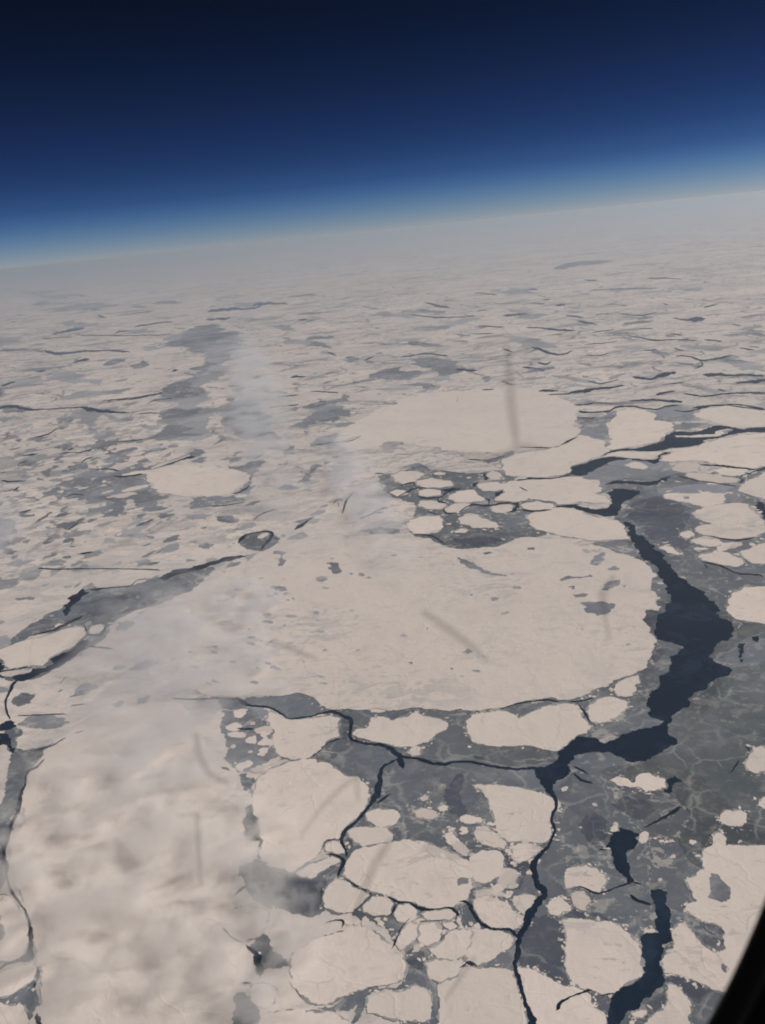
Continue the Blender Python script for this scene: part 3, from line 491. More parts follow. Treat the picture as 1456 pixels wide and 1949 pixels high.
# floes: material, what it looks like, outline
FLOES = [
 ('snow','large pinkish square-cornered floe with the wide dark lead along its right side','3',[(640,735),(700,722),(790,730),(850,745),(910,740),(960,765),(1010,810),(1060,860),(1080,900),(1085,1000),(1085,1045),(1030,1065),(960,1110),(920,1140),(860,1145),(800,1120),(740,1110),(700,1080),(670,1030),(650,980),(655,900),(668,860),(665,800),(650,765)]),
 ('snow','bottom floe notched by a short dark crack, below the pinkish square-cornered floe','3',[(400,1000),(440,1000),(520,1030),(600,1075),(645,1098),(715,1105),(760,1122),(800,1150),(810,1210),(850,1235),(880,1260),(885,1307),(880,1420),(500,1420),(480,1300),(440,1200),(410,1130),(395,1060)]),
 ('snowpit','rough mottled floe, half-round, alone in grey ice above two small floes','3',[(655,470),(700,440),(760,435),(830,445),(870,480),(885,520),(860,550),(850,580),(810,575),(760,560),(735,545),(700,548),(665,560),(655,510)]),
 ('snowdull','small pink-grey floe just below the rough half-round mottled floe','3',[(715,572),(760,570),(785,600),(800,625),(785,640),(775,680),(740,675),(705,650),(692,615),(695,585)]),
 ('snow','small bright triangular floe beside the bend of the narrow dark lead','3',[(565,640),(600,605),(640,610),(690,655),(690,680),(640,690),(620,710),(575,700),(562,665)]),
 ('snow','large smooth wedge-shaped floe pointing right at the junction of the dark leads','3',[(145,-16),(240,-18),(363,-7),(484,17),(582,53),(635,85),(620,120),(580,160),(582,210),(583,260),(560,295),(500,305),(460,300),(345,300),(295,262),(272,210),(265,150),(235,90),(205,30)]),
 ('snowpit','patchy floe in the elbow of the thin hooked lead, lower middle','3',[(150,620),(220,600),(280,610),(340,640),(380,690),(440,720),(440,750),(390,780),(330,785),(260,775),(200,740),(165,690)]),
 ('snow','small blunt floe against the left bank of the narrow dark lead','3',[(370,600),(430,590),(490,600),(500,640),(470,690),(440,720),(400,680),(370,650)]),
 ('snowdull','small greyish floe with ragged edge just above the patchy floe of the hooked lead','3',[(160,570),(220,560),(300,560),(330,590),(300,605),(220,597),(160,612)]),
 ('snow','rounded shield-shaped floe under the thin hooked lead','3',[(20,800),(100,785),(200,785),(300,793),(355,815),(372,850),(350,890),(290,920),(240,960),(180,985),(130,970),(100,920),(60,870),(30,840)]),
 ('snow','large smooth floe at the bottom edge left of the narrow dark lead','3',[(-35,1060),(60,1020),(120,990),(200,1000),(300,1000),(370,1020),(385,1080),(405,1150),(432,1220),(445,1307),(445,1420),(-30,1420),(-38,1200)]),
 ('snow','very broad smooth oval floe in the lower middle, ringed by fine cracks below','2',[(735,480),(760,400),(840,330),(940,310),(1100,285),(1200,305),(1290,340),(1370,370),(1440,420),(1470,470),(1440,560),(1430,610),(1400,640),(1310,662),(1240,670),(1160,650),(1080,628),(1040,630),(1000,598),(900,575),(830,545),(770,505)]),
 ('snow','round floe against the right end of the broad smooth oval floe','3',[(130,380),(200,345),(280,345),(320,390),(310,450),(270,500),(210,530),(160,520),(125,450)]),
 ('snowpit','cracked pale floe just below the smooth wedge-shaped floe','3',[(345,330),(400,308),(470,310),(525,330),(500,370),(450,400),(400,420),(360,390)]),
 ('snowdull','small irregular floe between the round floe and the narrow dark lead','3',[(270,545),(310,480),(350,445),(390,460),(385,510),(370,560),(310,558)]),
 ('snow','huge pale floe at the right edge with a dark grey oval spot on it','4',[(1010,490),(1030,430),(1090,400),(1110,320),(1140,310),(1190,350),(1180,400),(1300,400),(1456,398),(1700,400),(1750,1000),(1500,1350),(1300,1380),(1200,1250),(1130,1160),(1180,1000),(1130,950),(1050,930),(960,890),(900,840),(900,800),(990,785),(940,700),(900,640),(960,620),(1040,560)]),
 ('snowpit','broad floe between the wide dark lead and the black window edge','4',[(860,940),(880,935),(940,980),(1000,1060),(1080,1130),(1125,1160),(1200,1260),(1300,1400),(1250,1480),(1090,1395),(1000,1350),(900,1310),(830,1290),(760,1285),(740,1200),(760,1160),(800,1140),(830,1080),(810,1000)]),
 ('snowpit','rough floe at the bottom edge close to the black window edge','4',[(780,1360),(840,1370),(880,1410),(940,1480),(940,1540),(920,1600),(960,1700),(940,1790),(600,1790),(620,1634),(680,1580),(760,1530),(780,1450)]),
 ('snow','small oblong floe adrift in the dark lead at the bottom','4',[(525,1560),(570,1548),(630,1540),(635,1570),(610,1590),(560,1590)]),
 ('snow','small pale six-sided floe alone in grey ice at the right','4',[(1145,190),(1180,155),(1290,155),(1330,200),(1330,240),(1280,268),(1200,262),(1150,235)]),
 ('snow','little pale floe cut by the right edge, above the six-sided floe','4',[(1410,100),(1456,60),(1520,70),(1520,150),(1450,145)]),
 ('snow','pale blunt floe near the right edge just right of a tiny dark hook-shaped crack','7',[(1370,600),(1400,540),(1440,530),(1520,560),(1500,640),(1420,655),(1380,640)]),
 ('snow','yellowish two-lobed floe in dark grey ice below the wide lead','7',[(745,685),(790,668),(830,680),(850,700),(880,660),(920,652),(1000,680),(1005,720),(960,730),(920,735),(880,715),(830,715),(790,712)]),
 ('snow','long two-humped floe under the giant floe, above the thin winding lead','7',[(88,415),(120,385),(200,375),(270,370),(310,385),(330,405),(380,380),(440,350),(520,338),(580,337),(608,360),(618,400),(662,440),(640,465),(590,485),(560,510),(510,553),(440,545),(360,525),(280,530),(210,530),(130,515),(105,480),(90,445)]),
 ('snow','rounded floe between the two-humped floe and the small twin-lobed one','7',[(650,345),(700,313),(760,305),(820,322),(830,350),(790,385),(740,415),(700,425),(658,415),(645,380)]),
 ('snow','small twin-lobed floe tucked under the right shoulder of the giant floe','7',[(770,260),(800,230),(850,210),(880,210),(882,235),(860,255),(870,275),(850,300),(810,305),(780,295),(765,275)]),
 ('snowpit','giant smooth floe filling the middle, left of the widest dark water','f',[(606,1336),(623,1350),(699,1351),(788,1347),(846,1353),(900,1353),(950,1348),(987,1337),(1041,1328),(1083,1333),(1116,1322),(1158,1303),(1200,1286),(1233,1264),(1241,1246),(1245,1225),(1247,1213),(1238,1198),(1222,1180),(1228,1162),(1247,1157),(1250,1138),(1250,1094),(1238,1079),(1219,1066),(1188,1056),(1163,1054),(1140,1056),(1125,1048),(1106,1041),(1063,1027),(1031,1024),(1000,1022),(978,1028),(943,1042),(895,1050),(854,1042),(823,1030),(785,1027),(700,1020),(620,1028),(520,1040),(460,1075),(400,1090),(360,1130),(340,1200),(320,1300),(400,1326),(455,1326),(500,1325),(570,1318)]),
 ('snow','long pointed floe along the top right of the giant floe','a',[(10,740),(100,705),(220,688),(290,703),(370,733),(440,752),(560,768),(605,805),(618,850),(640,885),(560,885),(450,892),(330,878),(200,858),(130,838),(60,818),(20,790)]),
 ('snow','tongue-shaped floe ending in the dark pool where the leads meet','a',[(-150,560),(-100,530),(0,522),(120,518),(250,505),(340,503),(370,520),(450,525),(440,560),(465,580),(420,605),(490,620),(523,650),(500,663),(400,662),(330,652),(290,665),(200,672),(150,650),(60,640),(-60,620),(-120,600)]),
 ('snow','flat floe left of the tongue-shaped floe, above its small neighbours','b',[(1000,575),(1060,545),(1130,532),(1185,560),(1180,590),(1100,598),(1000,592)]),
 ('snow','small lens-shaped floe beside the dark triangular pool','b',[(970,625),(1050,612),(1093,617),(1095,640),(1050,660),(990,655)]),
 ('snow','thin flat floe right of the dark triangular pool','b',[(1135,612),(1230,592),(1328,620),(1310,636),(1200,645),(1150,633)]),
 ('snow','leftmost long floe at the top of the small floe cluster, upper middle','b',[(420,452),(480,427),(560,430),(608,442),(570,470),(540,488),(490,500),(440,480)]),
 ('snow','oval floe at the left end of the small floe cluster','b',[(410,545),(450,530),(500,535),(515,555),(460,568),(430,560)]),
 ('snow','flat floe between two forked cracks in the small floe cluster','b',[(570,540),(620,527),(680,532),(700,558),(640,568),(580,563)]),
 ('snow','wide floe in the middle of the small floe cluster below the grey pool','b',[(555,482),(640,467),(750,480),(760,508),(700,520),(600,518),(560,500)]),
 ('snow','largest wide floe of the small floe cluster','b',[(745,562),(800,537),(880,530),(900,560),(940,590),(860,602),(780,602),(735,582)]),
 ('snow','slanted floe above the right arm of the long grey pool','b',[(722,632),(780,606),(860,608),(850,630),(790,658),(725,656)]),
 ('snow','lumpy floe left of the slanted floe above the long grey pool','b',[(580,592),(660,592),(728,612),(700,638),(620,638),(570,620)]),
 ('snow','rounded floe at the upper left bank of the long grey pool','b',[(520,700),(580,682),(680,677),(713,700),(710,738),(680,768),(600,776),(540,772)]),
 ('snow','tapering floe lying along the top of the long grey pool','b',[(790,690),(830,672),(900,667),(960,700),(1018,730),(1010,743),(900,743),(800,720)]),
 ('snow','tiny floe afloat in the long grey pool','b',[(760,760),(810,745),(850,755),(830,770),(780,770)]),
 ('snow','flat floe left of the small cap-shaped floe, at the right of the cluster','b',[(900,500),(1000,487),(1058,497),(1058,518),(1010,538),(930,538),(905,520)]),
 ('snowdull','greyish cap-shaped floe ringed by dark water in the cluster','b',[(953,440),(990,427),(1033,445),(1028,473),(972,478),(955,460)]),
 ('snow','slender floe inside the grey pool above the cluster','b',[(655,437),(690,432),(725,438),(700,450),(660,448)]),
 ('snow','broad smooth far floe, upper right of the middle, crossed by a smear on the window','f',[(850,745),(960,738),(1060,745),(1093,770),(1098,795),(1102,815),(1088,838),(1070,848),(1030,853),(950,862),(880,862),(800,850),(740,840),(660,862),(640,830),(700,790),(760,760)]),
 ('snow','rounded blocky floe enclosed by leads at the upper right','a',[(490,180),(560,130),(552,112),(610,87),(720,97),(788,122),(778,160),(880,172),(903,190),(898,220),(848,240),(818,288),(700,312),(600,328),(530,340),(475,330),(530,275),(505,220)]),
 ('snow','long floe sloping to the upper left end of the dark lead','a',[(-150,400),(0,352),(200,325),(330,252),(400,267),(480,312),(515,345),(450,380),(370,410),(275,440),(240,490),(100,508),(0,505),(-120,495)]),
 ('snow','thin bow-shaped floe between the two arms of the upper right lead','a',[(470,385),(560,350),(700,352),(835,352),(800,378),(760,398),(650,390),(540,378)]),
 ('snow','small isolated oval floe in the dark pool of the upper right lead','a',[(600,432),(660,412),(710,420),(745,445),(720,460),(640,450)]),
 ('snow','narrow sliver of ice between the double channels of the far right lead','a',[(905,252),(1000,255),(1150,245),(1215,215),(1250,213),(1180,254),(1050,264),(920,262)]),
 ('snow','wide floe filling the right edge below the far right lead','a',[(820,405),(830,376),(900,357),(890,332),(960,328),(1055,318),(1075,300),(1180,272),(1300,248),(1456,238),(1600,238),(1600,430),(1456,438),(1380,455),(1300,444),(1180,430),(1060,405),(960,407),(880,412)]),
 ('snowdull','flat greyish floe below the left end of the wide right-edge floe','a',[(890,450),(930,420),(1040,417),(1063,430),(1050,470),(960,480),(900,465)]),
 ('snow','flat oval floe right of the flat greyish floe, near the right edge','a',[(1130,462),(1200,447),(1330,453),(1358,466),(1310,492),(1250,500),(1180,487)]),
 ('snowdull','long greyish floe under the flat oval floe, near the right edge','a',[(975,482),(1080,478),(1200,502),(1300,515),(1280,538),(1180,542),(1060,532),(1040,520),(980,502)]),
 ('snow','blunt floe at the right edge above the small dark pool','a',[(1295,572),(1335,535),(1456,470),(1600,440),(1600,640),(1456,640),(1380,620)]),
 ('snow','long pointed floe bordering the top of the broad smooth grey ice','a',[(835,612),(900,602),(1000,607),(1100,602),(1200,602),(1220,640),(1190,668),(1080,688),(1000,662),(900,645),(850,635)]),
 ('snowpit','large pitted floe left of the small dark pool at the right edge','a',[(1010,725),(1080,690),(1220,668),(1350,668),(1395,722),(1456,775),(1480,830),(1400,868),(1300,882),(1180,876),(1080,858),(1030,835),(1060,800),(1140,790),(1060,765)]),
 ('snow','tiny floe at the left tip of the large pitted floe','a',[(945,842),(1000,832),(1030,848),(1000,878),(960,873)]),
 ('snow','slim floe under the left part of the large pitted floe','a',[(1000,890),(1060,872),(1170,884),(1208,910),(1120,930),(1040,912)]),
 ('snow','small bright pointed floe on the right bank of the dark lead','a',[(810,935),(850,920),(905,940),(940,970),(930,980),(860,965)]),
 ('snow','lens-shaped floe at the lower end of the broad smooth grey ice','a',[(1050,985),(1150,950),(1250,975),(1318,1002),(1328,1030),(1280,1053),(1180,1035),(1070,1010)]),
 ('snow','wedge floe at the right edge beside the lens-shaped floe','a',[(1300,962),(1380,932),(1456,905),(1600,900),(1600,1040),(1456,1030),(1380,1030),(1335,1000)]),
 ('snow','large round floe at the right edge beside the widest dark water','a',[(1230,1260),(1260,1210),(1330,1175),(1456,1170),(1640,1180),(1660,1400),(1456,1400),(1340,1380),(1280,1370),(1230,1330)]),
 ('snow','smooth far floe at the right edge above the far right lead','a',[(1020,120),(1100,88),(1200,72),(1320,88),(1456,105),(1600,110),(1600,185),(1456,192),(1330,208),(1180,182),(1060,150)]),
 ('snow','big round white floe in the left half, largest among the broken floes there','c',[(-70,530),(0,512),(150,492),(300,505),(450,512),(560,530),(620,545),(638,575),(600,618),(540,655),(500,688),(440,705),(250,708),(150,703),(50,690),(-40,650),(-80,600)]),
 ('snow','tiny white floe in the dark inlet below the big round white floe','c',[(535,710),(560,695),(610,695),(625,705),(600,718),(555,718)]),
 ('snow','bright heart-shaped floe in the little ring of dark water','c',[(690,998),(720,970),(755,962),(772,972),(740,995),(710,1004)]),
 ('snow','long oval floe hemmed in by the dark leads at the left edge','5',[(-30,560),(0,545),(100,503),(170,484),(220,482),(300,452),(350,432),(430,417),(468,430),(475,458),(445,488),(400,530),(330,560),(270,590),(240,635),(150,632),(60,650),(40,640),(20,605),(-30,590)]),
 ('snow','small egg-shaped floe at the right tip of the long oval floe','5',[(492,440),(510,417),(560,402),(583,420),(568,445),(520,458),(497,455)]),
 ('snowdull','thin greyish floe under the long oval floe at the left edge','5',[(12,690),(0,672),(80,660),(180,650),(170,667),(90,685),(60,693)]),
 ('snow','little white floe in the grey lead above the long oval floe','5',[(305,410),(330,398),(355,403),(340,415),(315,418)]),
 ('snow','rounded floe at the left edge below the thin curving lead','1',[(-40,600),(30,595),(85,645),(145,725),(158,800),(150,870),(125,925),(95,955),(50,962),(0,960),(-40,960)]),
 ('snow','bean-shaped floe at the left edge, lower left corner','1',[(-40,1035),(40,1008),(120,985),(185,965),(205,1000),(190,1060),(130,1100),(60,1148),(0,1160),(-40,1160)]),
 ('snow','floe cut by the lower left corner of the view','1',[(-40,1195),(60,1212),(135,1212),(150,1260),(155,1307),(155,1420),(-40,1420)]),
 ('snow','vast cloud-veiled floe in the lower left, its left side along the thin curving lead','f',[(48,1560),(50,1490),(80,1440),(120,1402),(180,1365),(270,1340),(340,1335),(372,1400),(420,1440),(450,1465),(462,1560),(460,1640),(430,1700),(470,1790),(470,1820),(450,1880),(400,2060),(82,2060),(80,1900),(66,1800),(40,1700),(18,1630),(28,1590)]),
 ('snow','long white floe under the winding crack that meets the forked lead','6',[(330,450),(430,496),(560,490),(660,472),(722,488),(718,588),(640,618),(590,675),(540,710),(450,718),(380,690),(350,640),(360,560),(310,500)]),
 ('snow','large domed floe on the left bank of the forked dark lead','6',[(260,830),(330,770),(440,727),(560,712),(660,737),(720,782),(760,812),(820,812),(868,860),(888,920),(870,965),(815,1040),(745,1095),(710,1160),'2',(690,278),(640,288),(615,340),(560,400),(500,440),(440,470),(330,440),(270,360),(280,270),(240,120),(232,60),'6',(240,900)]),
 ('snow','small block framed by two thin cracks at the foot of the forked lead','2',[(640,350),(636,310),(700,295),(730,320),(748,365),(700,365)]),
 ('snow','slanted bar-shaped floe beside the dark smudged ice, lower middle','2',[(470,470),(560,420),(660,385),(712,395),(722,410),(690,425),(640,450),(560,505),(500,490)]),
 ('snow','rounded floe below the end of the forked lead, left of the broad oval floe','2',[(625,600),(650,550),(690,512),(750,515),(820,562),(885,592),(830,650),(790,690),(700,690),(630,660)]),
 ('snow','squarish floe against the lower left rim of the broad oval floe','2',[(900,602),(975,605),(1018,640),(1000,700),(930,710),(850,690),(845,655)]),
 ('snow','rounded floe under a dark Y-shaped crack, below the broad oval floe','2',[(1040,652),(1100,642),(1148,680),(1148,720),(1090,750),(1040,740),(1018,700)]),
 ('snow','flat floe under the lowest rim of the broad oval floe','2',[(1170,700),(1230,682),(1330,672),(1365,700),(1340,728),(1260,736),(1200,730)]),
 ('snow','egg-shaped floe above the dark star-shaped pool','2',[(1025,860),(1065,790),(1110,745),(1150,760),(1150,820),(1110,860),(1062,900)]),
 ('snow','rounded floe upper right of the dark star-shaped pool','2',[(1160,762),(1240,745),(1288,790),(1268,850),(1200,878),(1152,840)]),
 ('snow','little knob of ice wedged right of the flat rim floe','2',[(1290,750),(1340,742),(1372,768),(1330,790)]),
 ('snow','five-sided floe between the shield-shaped floe and the star-shaped pool','2',[(1320,800),(1400,782),(1450,800),(1440,870),(1400,935),(1340,955),(1260,945),(1215,895),(1290,855)]),
 ('snow','pale floe right of the dark star-shaped pool','2',[(1192,972),(1250,952),(1330,962),(1395,950),(1400,990),(1370,1040),(1275,1078),(1215,1058)]),
 ('snowpit','wide bumpy floe left of the dark star-shaped pool','2',[(560,850),(720,800),(900,790),(980,860),(1060,912),(1085,980),(1075,1050),(1020,1085),(900,1100),(780,1135),(680,1190),(560,1190),(480,1120),(440,1020),(460,920)]),
 ('snowpit','lumpy broken floe at the bottom between the two grey channels','2',[(875,1165),(950,1135),(1060,1133),(1140,1095),(1200,1115),(1225,1160),(1222,1280),(1180,1300),(1080,1290),(990,1275),(920,1250),(870,1250)]),
 ('snow','smooth floe at the bottom edge left of the lumpy broken one','2',[(270,1290),(330,1245),(440,1235),(560,1240),(700,1255),(770,1295),(760,1420),(280,1420)]),
 ('snow','small bright knob-like floe among the torn clouds at the bottom','2',[(230,1095),(310,1085),(370,1130),(350,1190),(300,1225),(240,1190)]),
 ('snow','small bright floe behind the cloud edge above the dark jagged crack','2',[(100,690),(180,660),(320,680),(310,760),(260,830),(190,840),(110,790),(80,740)]),
 ('snowdull','larger of two drifting floes in the grey ice above the broad oval floe','2',[(1130,130),(1170,110),(1250,130),(1265,155),(1230,175),(1150,165)]),
 ('snow','smaller bright floe beside the larger drifting one above the broad oval floe','2',[(1260,110),(1290,95),(1320,105),(1300,130),(1270,130)]),
 ('snow','flat white floe right below the dark grey blotch, above the broad oval floe','2',[(1385,160),(1430,150),(1500,165),(1510,190),(1440,200),(1390,190)]),
 ('snowdull','tiny round floe alone in the grey ice right of the forked lead','2',[(1160,55),(1190,40),(1210,60),(1180,75)]),
 ('snow','rounded white floe beside the foot of the forked lead','2',[(860,140),(930,115),(1040,130),(1055,160),(1010,210),(920,212),(870,180)]),
 ('snow','lumpy white floe touching the top of the broad oval floe','2',[(760,240),(800,220),(860,216),(980,222),(1015,260),(1000,306),(930,308),(850,328),(800,300),(770,265)]),
 ('snow','slanting long floe off the upper right side of the broad oval floe','2',[(1300,260),(1340,240),(1400,310),(1440,350),(1420,380),(1350,340),(1310,300)]),
 ('snowpit','crumbled floe between the slanting long floe and the wedge-shaped floe','3',[(150,250),(170,215),(215,210),(250,240),(300,270),(330,300),(320,340),(260,330),(200,315),(165,285)]),
 ('snow','white floe with a ragged left lobe above the winding thin lead','6',[(790,580),(810,548),(870,542),(890,485),(960,478),(1010,502),(1130,455),(1180,475),(1270,490),(1320,515),(1310,550),(1240,590),(1180,625),(1060,648),(960,625),(850,600)]),
 ('snow','small floe on the thin winding lead under the ragged-lobed floe','6',[(1090,680),(1130,642),(1170,650),(1165,690),(1120,695)]),
 ('snow','tiny white chip right of the dark split lead, lower right','3',[(1180,290),(1205,288),(1205,300),(1182,302)]),
 ('snow','small bright chip on the left bank of the dark split lead','3',[(905,235),(930,205),(950,210),(945,240),(915,245)]),
 ('snow','small pale floe on the right bank of the dark split lead','4',[(585,330),(620,300),(650,310),(640,370),(600,390),(580,360)]),
 ('snow','thin white finger of ice reaching into the wide dark lead','3',[(1095,785),(1150,783),(1158,798),(1140,806),(1098,804)]),
]
def outlines(rows, amp=0.12):
    return [rough([ground(*p) for p in px(c, pts)], amp) for c, pts in rows]
sheet_mesh('young_ice', outlines(YOUNG, 0.13), SEA + 1.5, M['grey'], 'structure', dz=0.02)
sheet_mesh('refrozen_ice', outlines(PATCH, 0.17), SEA + 3, M['blue'], 'structure', dz=0.02)
MIDS = [('e', [(1000,440),(1180,395),(1240,430),(1330,480),(1300,560),(1230,620),(1200,700),(1160,790),(1120,870),(1060,930),(900,925),(885,880),(1000,845),(890,795),(960,720),(1090,670),(1140,612),(1060,552),(900,520)]),
 ('d', [(1100,130),(1400,90),(1480,130),(1420,230),(1480,280),(1350,330),(1150,330),(1240,260),(1150,215)]),
 ('c', [(480,20),(700,60),(800,200),(700,330),(560,300),(430,200)])]
def scatter(zone, n, lmin, lmax, asp, tilt, powr, seed):
    rd = random.Random(seed); out = []; xs_ = [p[0] for p in zone]; ys_ = [p[1] for p in zone]; k = 0
    while k < n:
        x, y = rd.uniform(min(xs_), max(xs_)), rd.uniform(min(ys_), max(ys_)); k += 1
        if not inside(x, y, zone): continue
        L_ = lmin + (lmax - lmin) * rd.random() ** powr; A_ = asp * rd.uniform(.6, 1.7); tl = math.radians(tilt + rd.gauss(0, 9)); N = rd.randint(7, 11); P = []
        for i in range(N):
            th = 2 * math.pi * (i + rd.uniform(-.35, .35)) / N; q = rd.uniform(.45, 1.25); u, v = q * L_ * math.cos(th), q * L_ * A_ * math.sin(th)
            P.append(ground(x + u * math.cos(tl) - v * math.sin(tl), y + u * math.sin(tl) + v * math.cos(tl)))
        out.append(rough(P, 0.2, rnd=rd))
    return out
def inside(x, y, P):
    r = False; n = len(P)
    for i in range(n):
        (x1, y1), (x2, y2) = P[i], P[(i + 1) % n]
        if (y1 > y) != (y2 > y) and x < (x2 - x1) * (y - y1) / (y2 - y1) + x1: r = not r
    return r
box = lambda a, b, c, d: [(a, b), (c, b), (c, d), (a, d)]
PA = scatter(box(-40, 790, 340, 1075), 150, 3, 22, .22, -12, 2.2, 1) + scatter(box(330, 760, 640, 1120), 45, 4, 22, .22, -10, 2.0, 2) + scatter(box(-60, 560, 520, 800), 26, 5, 38, .11, -5, 2.2, 3) \
   + scatter(box(520, 580, 1560, 740), 85, 4, 34, .10, 2, 2.2, 4) + scatter(box(640, 740, 1010, 900), 30, 4, 16, .15, 0, 2, 5) + scatter(box(430, 1335, 560, 1500), 16, 4, 20, .35, -5, 1.6, 6) \
   + scatter([(110, 850), (300, 830), (300, 990), (100, 960)], 70, 5, 24, .25, -14, 1.8, 14)
PB = scatter(box(-40, 790, 340, 1080), 150, 4, 30, .25, -12, 2.0, 7) + scatter(box(330, 760, 700, 1120), 60, 5, 30, .25, -8, 1.8, 8) + scatter(box(-60, 560, 520, 800), 40, 8, 70, .13, -5, 2.0, 9) \
   + scatter(box(520, 540, 1560, 740), 90, 8, 60, .11, 2, 2.0, 10) + scatter(box(-40, 1060, 330, 1400), 60, 5, 26, .35, -14, 1.8, 11)
PC = scatter([(340, 1090), (620, 1060), (620, 1310), (360, 1310)], 70, 3, 13, .35, 4, 1.8, 12) + scatter(box(620, 1040, 1200, 1290), 26, 3, 12, .3, 2, 2.0, 13)
PB += outlines(MIDS, 0.16)
sheet_mesh('drifted_grey_ice', PB, SEA + 1.2, M['mid'], 'structure', dz=0.004)
sheet_mesh('small_refrozen_patches', PA, SEA + 3.6, M['blue'], 'structure', dz=0.001)
sheet_mesh('grey_flecks', PC, SEA + 9.0, M['mid'], 'structure', dz=0.004)
sheet_mesh('dark_thin_ice', outlines(DARK, 0.16), SEA + 4.5, M['dark'], 'structure', dz=0.02)
sheet_mesh('nilas', outlines(NILAS, 0.13), SEA + 5.4, M['nilas'], 'structure', dz=0.02)
sheet_mesh('open_water', outlines(WATER, 0.14), SEA + 6, M['water'], 'structure', dz=0.01)

FLOE_TOP = 8.0
def floe(label, poly, mat, group=None):
    c = sum(poly, Vector((0, 0))) / len(poly)
    o = sheet_mesh('ice_floe', [poly], SEA + FLOE_TOP, M[mat], None, 3.0, Vector((c.x, c.y, SEA)))
    o['label'] = label; o['category'] = 'ice floe'
    if group: o['group'] = group
    return o
FZ = -0.6
for mat, label, crop, pts in FLOES:
    base = [ground(*p) for p in px(crop, pts)]
    o = floe(label, rough(base, 0.115), mat); FZ += 0.012; o.location.z += FZ
    c = sum(base, Vector((0, 0))) / len(base)
    if (crop in 'f' or label.startswith(('broad smooth far', 'smooth far', 'big round'))): continue
    fine_ = []
    for i, p in enumerate(base):                       # skirt of crushed ice around the plate
        q = base[(i + 1) % len(base)]
        fine_ += [p, p.lerp(q, 0.5)]
    skirt = []
    for i, p in enumerate(fine_):
        t_ = fine_[(i + 1) % len(fine_)] - fine_[i - 1]; n_ = Vector((t_.y, -t_.x)).normalized()
        if n_.dot(p - c) < 0: n_ = -n_
        skirt.append(p + n_ * mpp(p) * random.uniform(-1.5, 5.5))
    r_ = sheet_mesh('brash_rim', [rough(skirt, 0.17)], SEA + FLOE_TOP - 0.8, M['rim'], None, 1.5, Vector((o.location.x, o.location.y, SEA)))
    r_.parent = o; r_.location = (0, 0, 0)
# ---- smaller floes, each its own plate, crowded into the broken zones
LAND = [((560,880),'the grey streak above the ring of dark water'),((380,915),'the big round white floe'),((250,1155),'the dark wedge lead at the left'),((870,1170),'the middle of the giant floe'),
 ((1060,1390),'the two-humped floe'),((960,1570),'the wedge-shaped floe'),((780,1660),'the broad oval floe'),((790,1830),'the star-shaped pool'),((1210,1830),'the square-cornered floe'),((1115,1665),'the rough half-round floe'),
 ((1200,1615),'the dark split lead'),((1310,1230),'the widest dark water'),((1360,1010),'the pitted right-edge floe'),((1430,1150),'the round right-edge floe'),((1240,870),'the dark pool of the upper right lead'),((1200,810),'the blocky enclosed floe'),
 ((880,970),'the long grey pool'),((960,800),'the broad smooth far floe'),((590,1530),'the domed floe'),((550,1420),'the floe under the winding crack'),((480,1640),'the torn cloud edge'),((740,1390),'the ragged-lobed floe'),((930,1730),'the hooked thin lead'),
 ((70,1240),'the long oval left-edge floe'),((130,830),'the far left crack'),((1390,1750),'the huge right-edge floe'),((1240,1490),'the two-lobed yellowish floe'),((150,1000),'the smudged ice at the left'),((1400,1550),'the six-sided pale floe'),((960,1460),'the thin winding lead')]
TAKEN = [[(p[0], p[1]) for p in px(c, pts)] for _, _, c, pts in FLOES] + [[(p[0], p[1]) for p in px(c, pts)] for c, pts in WATER]
def inside(x, y, P):
    r = False; n = len(P)
    for i in range(n):
        (x1, y1), (x2, y2) = P[i], P[(i + 1) % n]
        if (y1 > y) != (y2 > y) and x < (x2 - x1) * (y - y1) / (y2 - y1) + x1: r = not r
    return r
used = {}
def small(zone, n, rmin, rmax, mats=('snow', 'snow', 'snowdull', 'snowpit'), el=1.35, powr=2.0, ice='broken ice'):
    rd = random.Random(len(used) * 7 + n); xs_ = [p[0] for p in zone]; ys_ = [p[1] for p in zone]; k = 0
    for _ in range(n * 40):
        if k >= n: break
        x, y = rd.uniform(min(xs_), max(xs_)), rd.uniform(min(ys_), max(ys_))
        if not inside(x, y, zone) or any(inside(x, y, P) for P in TAKEN): continue
        c = ground(x, y); r = (rmin + (rmax - rmin) * rd.random() ** powr) * mpp(c); k += 1
        a0 = rd.uniform(0, math.pi); e = rd.uniform(1.0, el); N = rd.randint(4, 7)
        P = []
        for i in range(N):
            t = 2 * math.pi * (i + rd.uniform(-.3, .3)) / N; q = r * rd.uniform(.72, 1.2)
            u, v = q * math.cos(t) * e, q * math.sin(t) / e
            P.append(Vector((c.x + u * math.cos(a0) - v * math.sin(a0), c.y + u * math.sin(a0) + v * math.cos(a0))))
        mat = rd.choice(mats); rp_ = r / mpp(c)
        L = min(LAND, key=lambda l: (l[0][0] - x) ** 2 + (l[0][1] - y) ** 2)
        dx, dy = x - L[0][0], y - L[0][1]
        side = ('left of' if dx < 0 else 'right of') if abs(dx) > abs(dy) else ('above' if dy < 0 else 'below')
        size = 'tiny' if rp_ < 5 else 'small' if rp_ < 9 else 'middling'
        form = 'slender' if e > 1.22 else 'angular' if N < 6 else 'roundish'
        col = {'snow': 'white', 'snowdull': 'greyish', 'snowpit': 'mottled'}[mat]
        lab = '%s %s %s floe %s %s' % (size, form, col, side, L[1])
        o = floe(lab, rough(P, 0.13, rnd=rd, cut=0.03), mat, 'small floes crowding ' + ice)
        o.location.z += rd.uniform(-1.6, -0.2)
        used.setdefault(lab, []).append((x, o))
F_ = lambda *p: list(p)
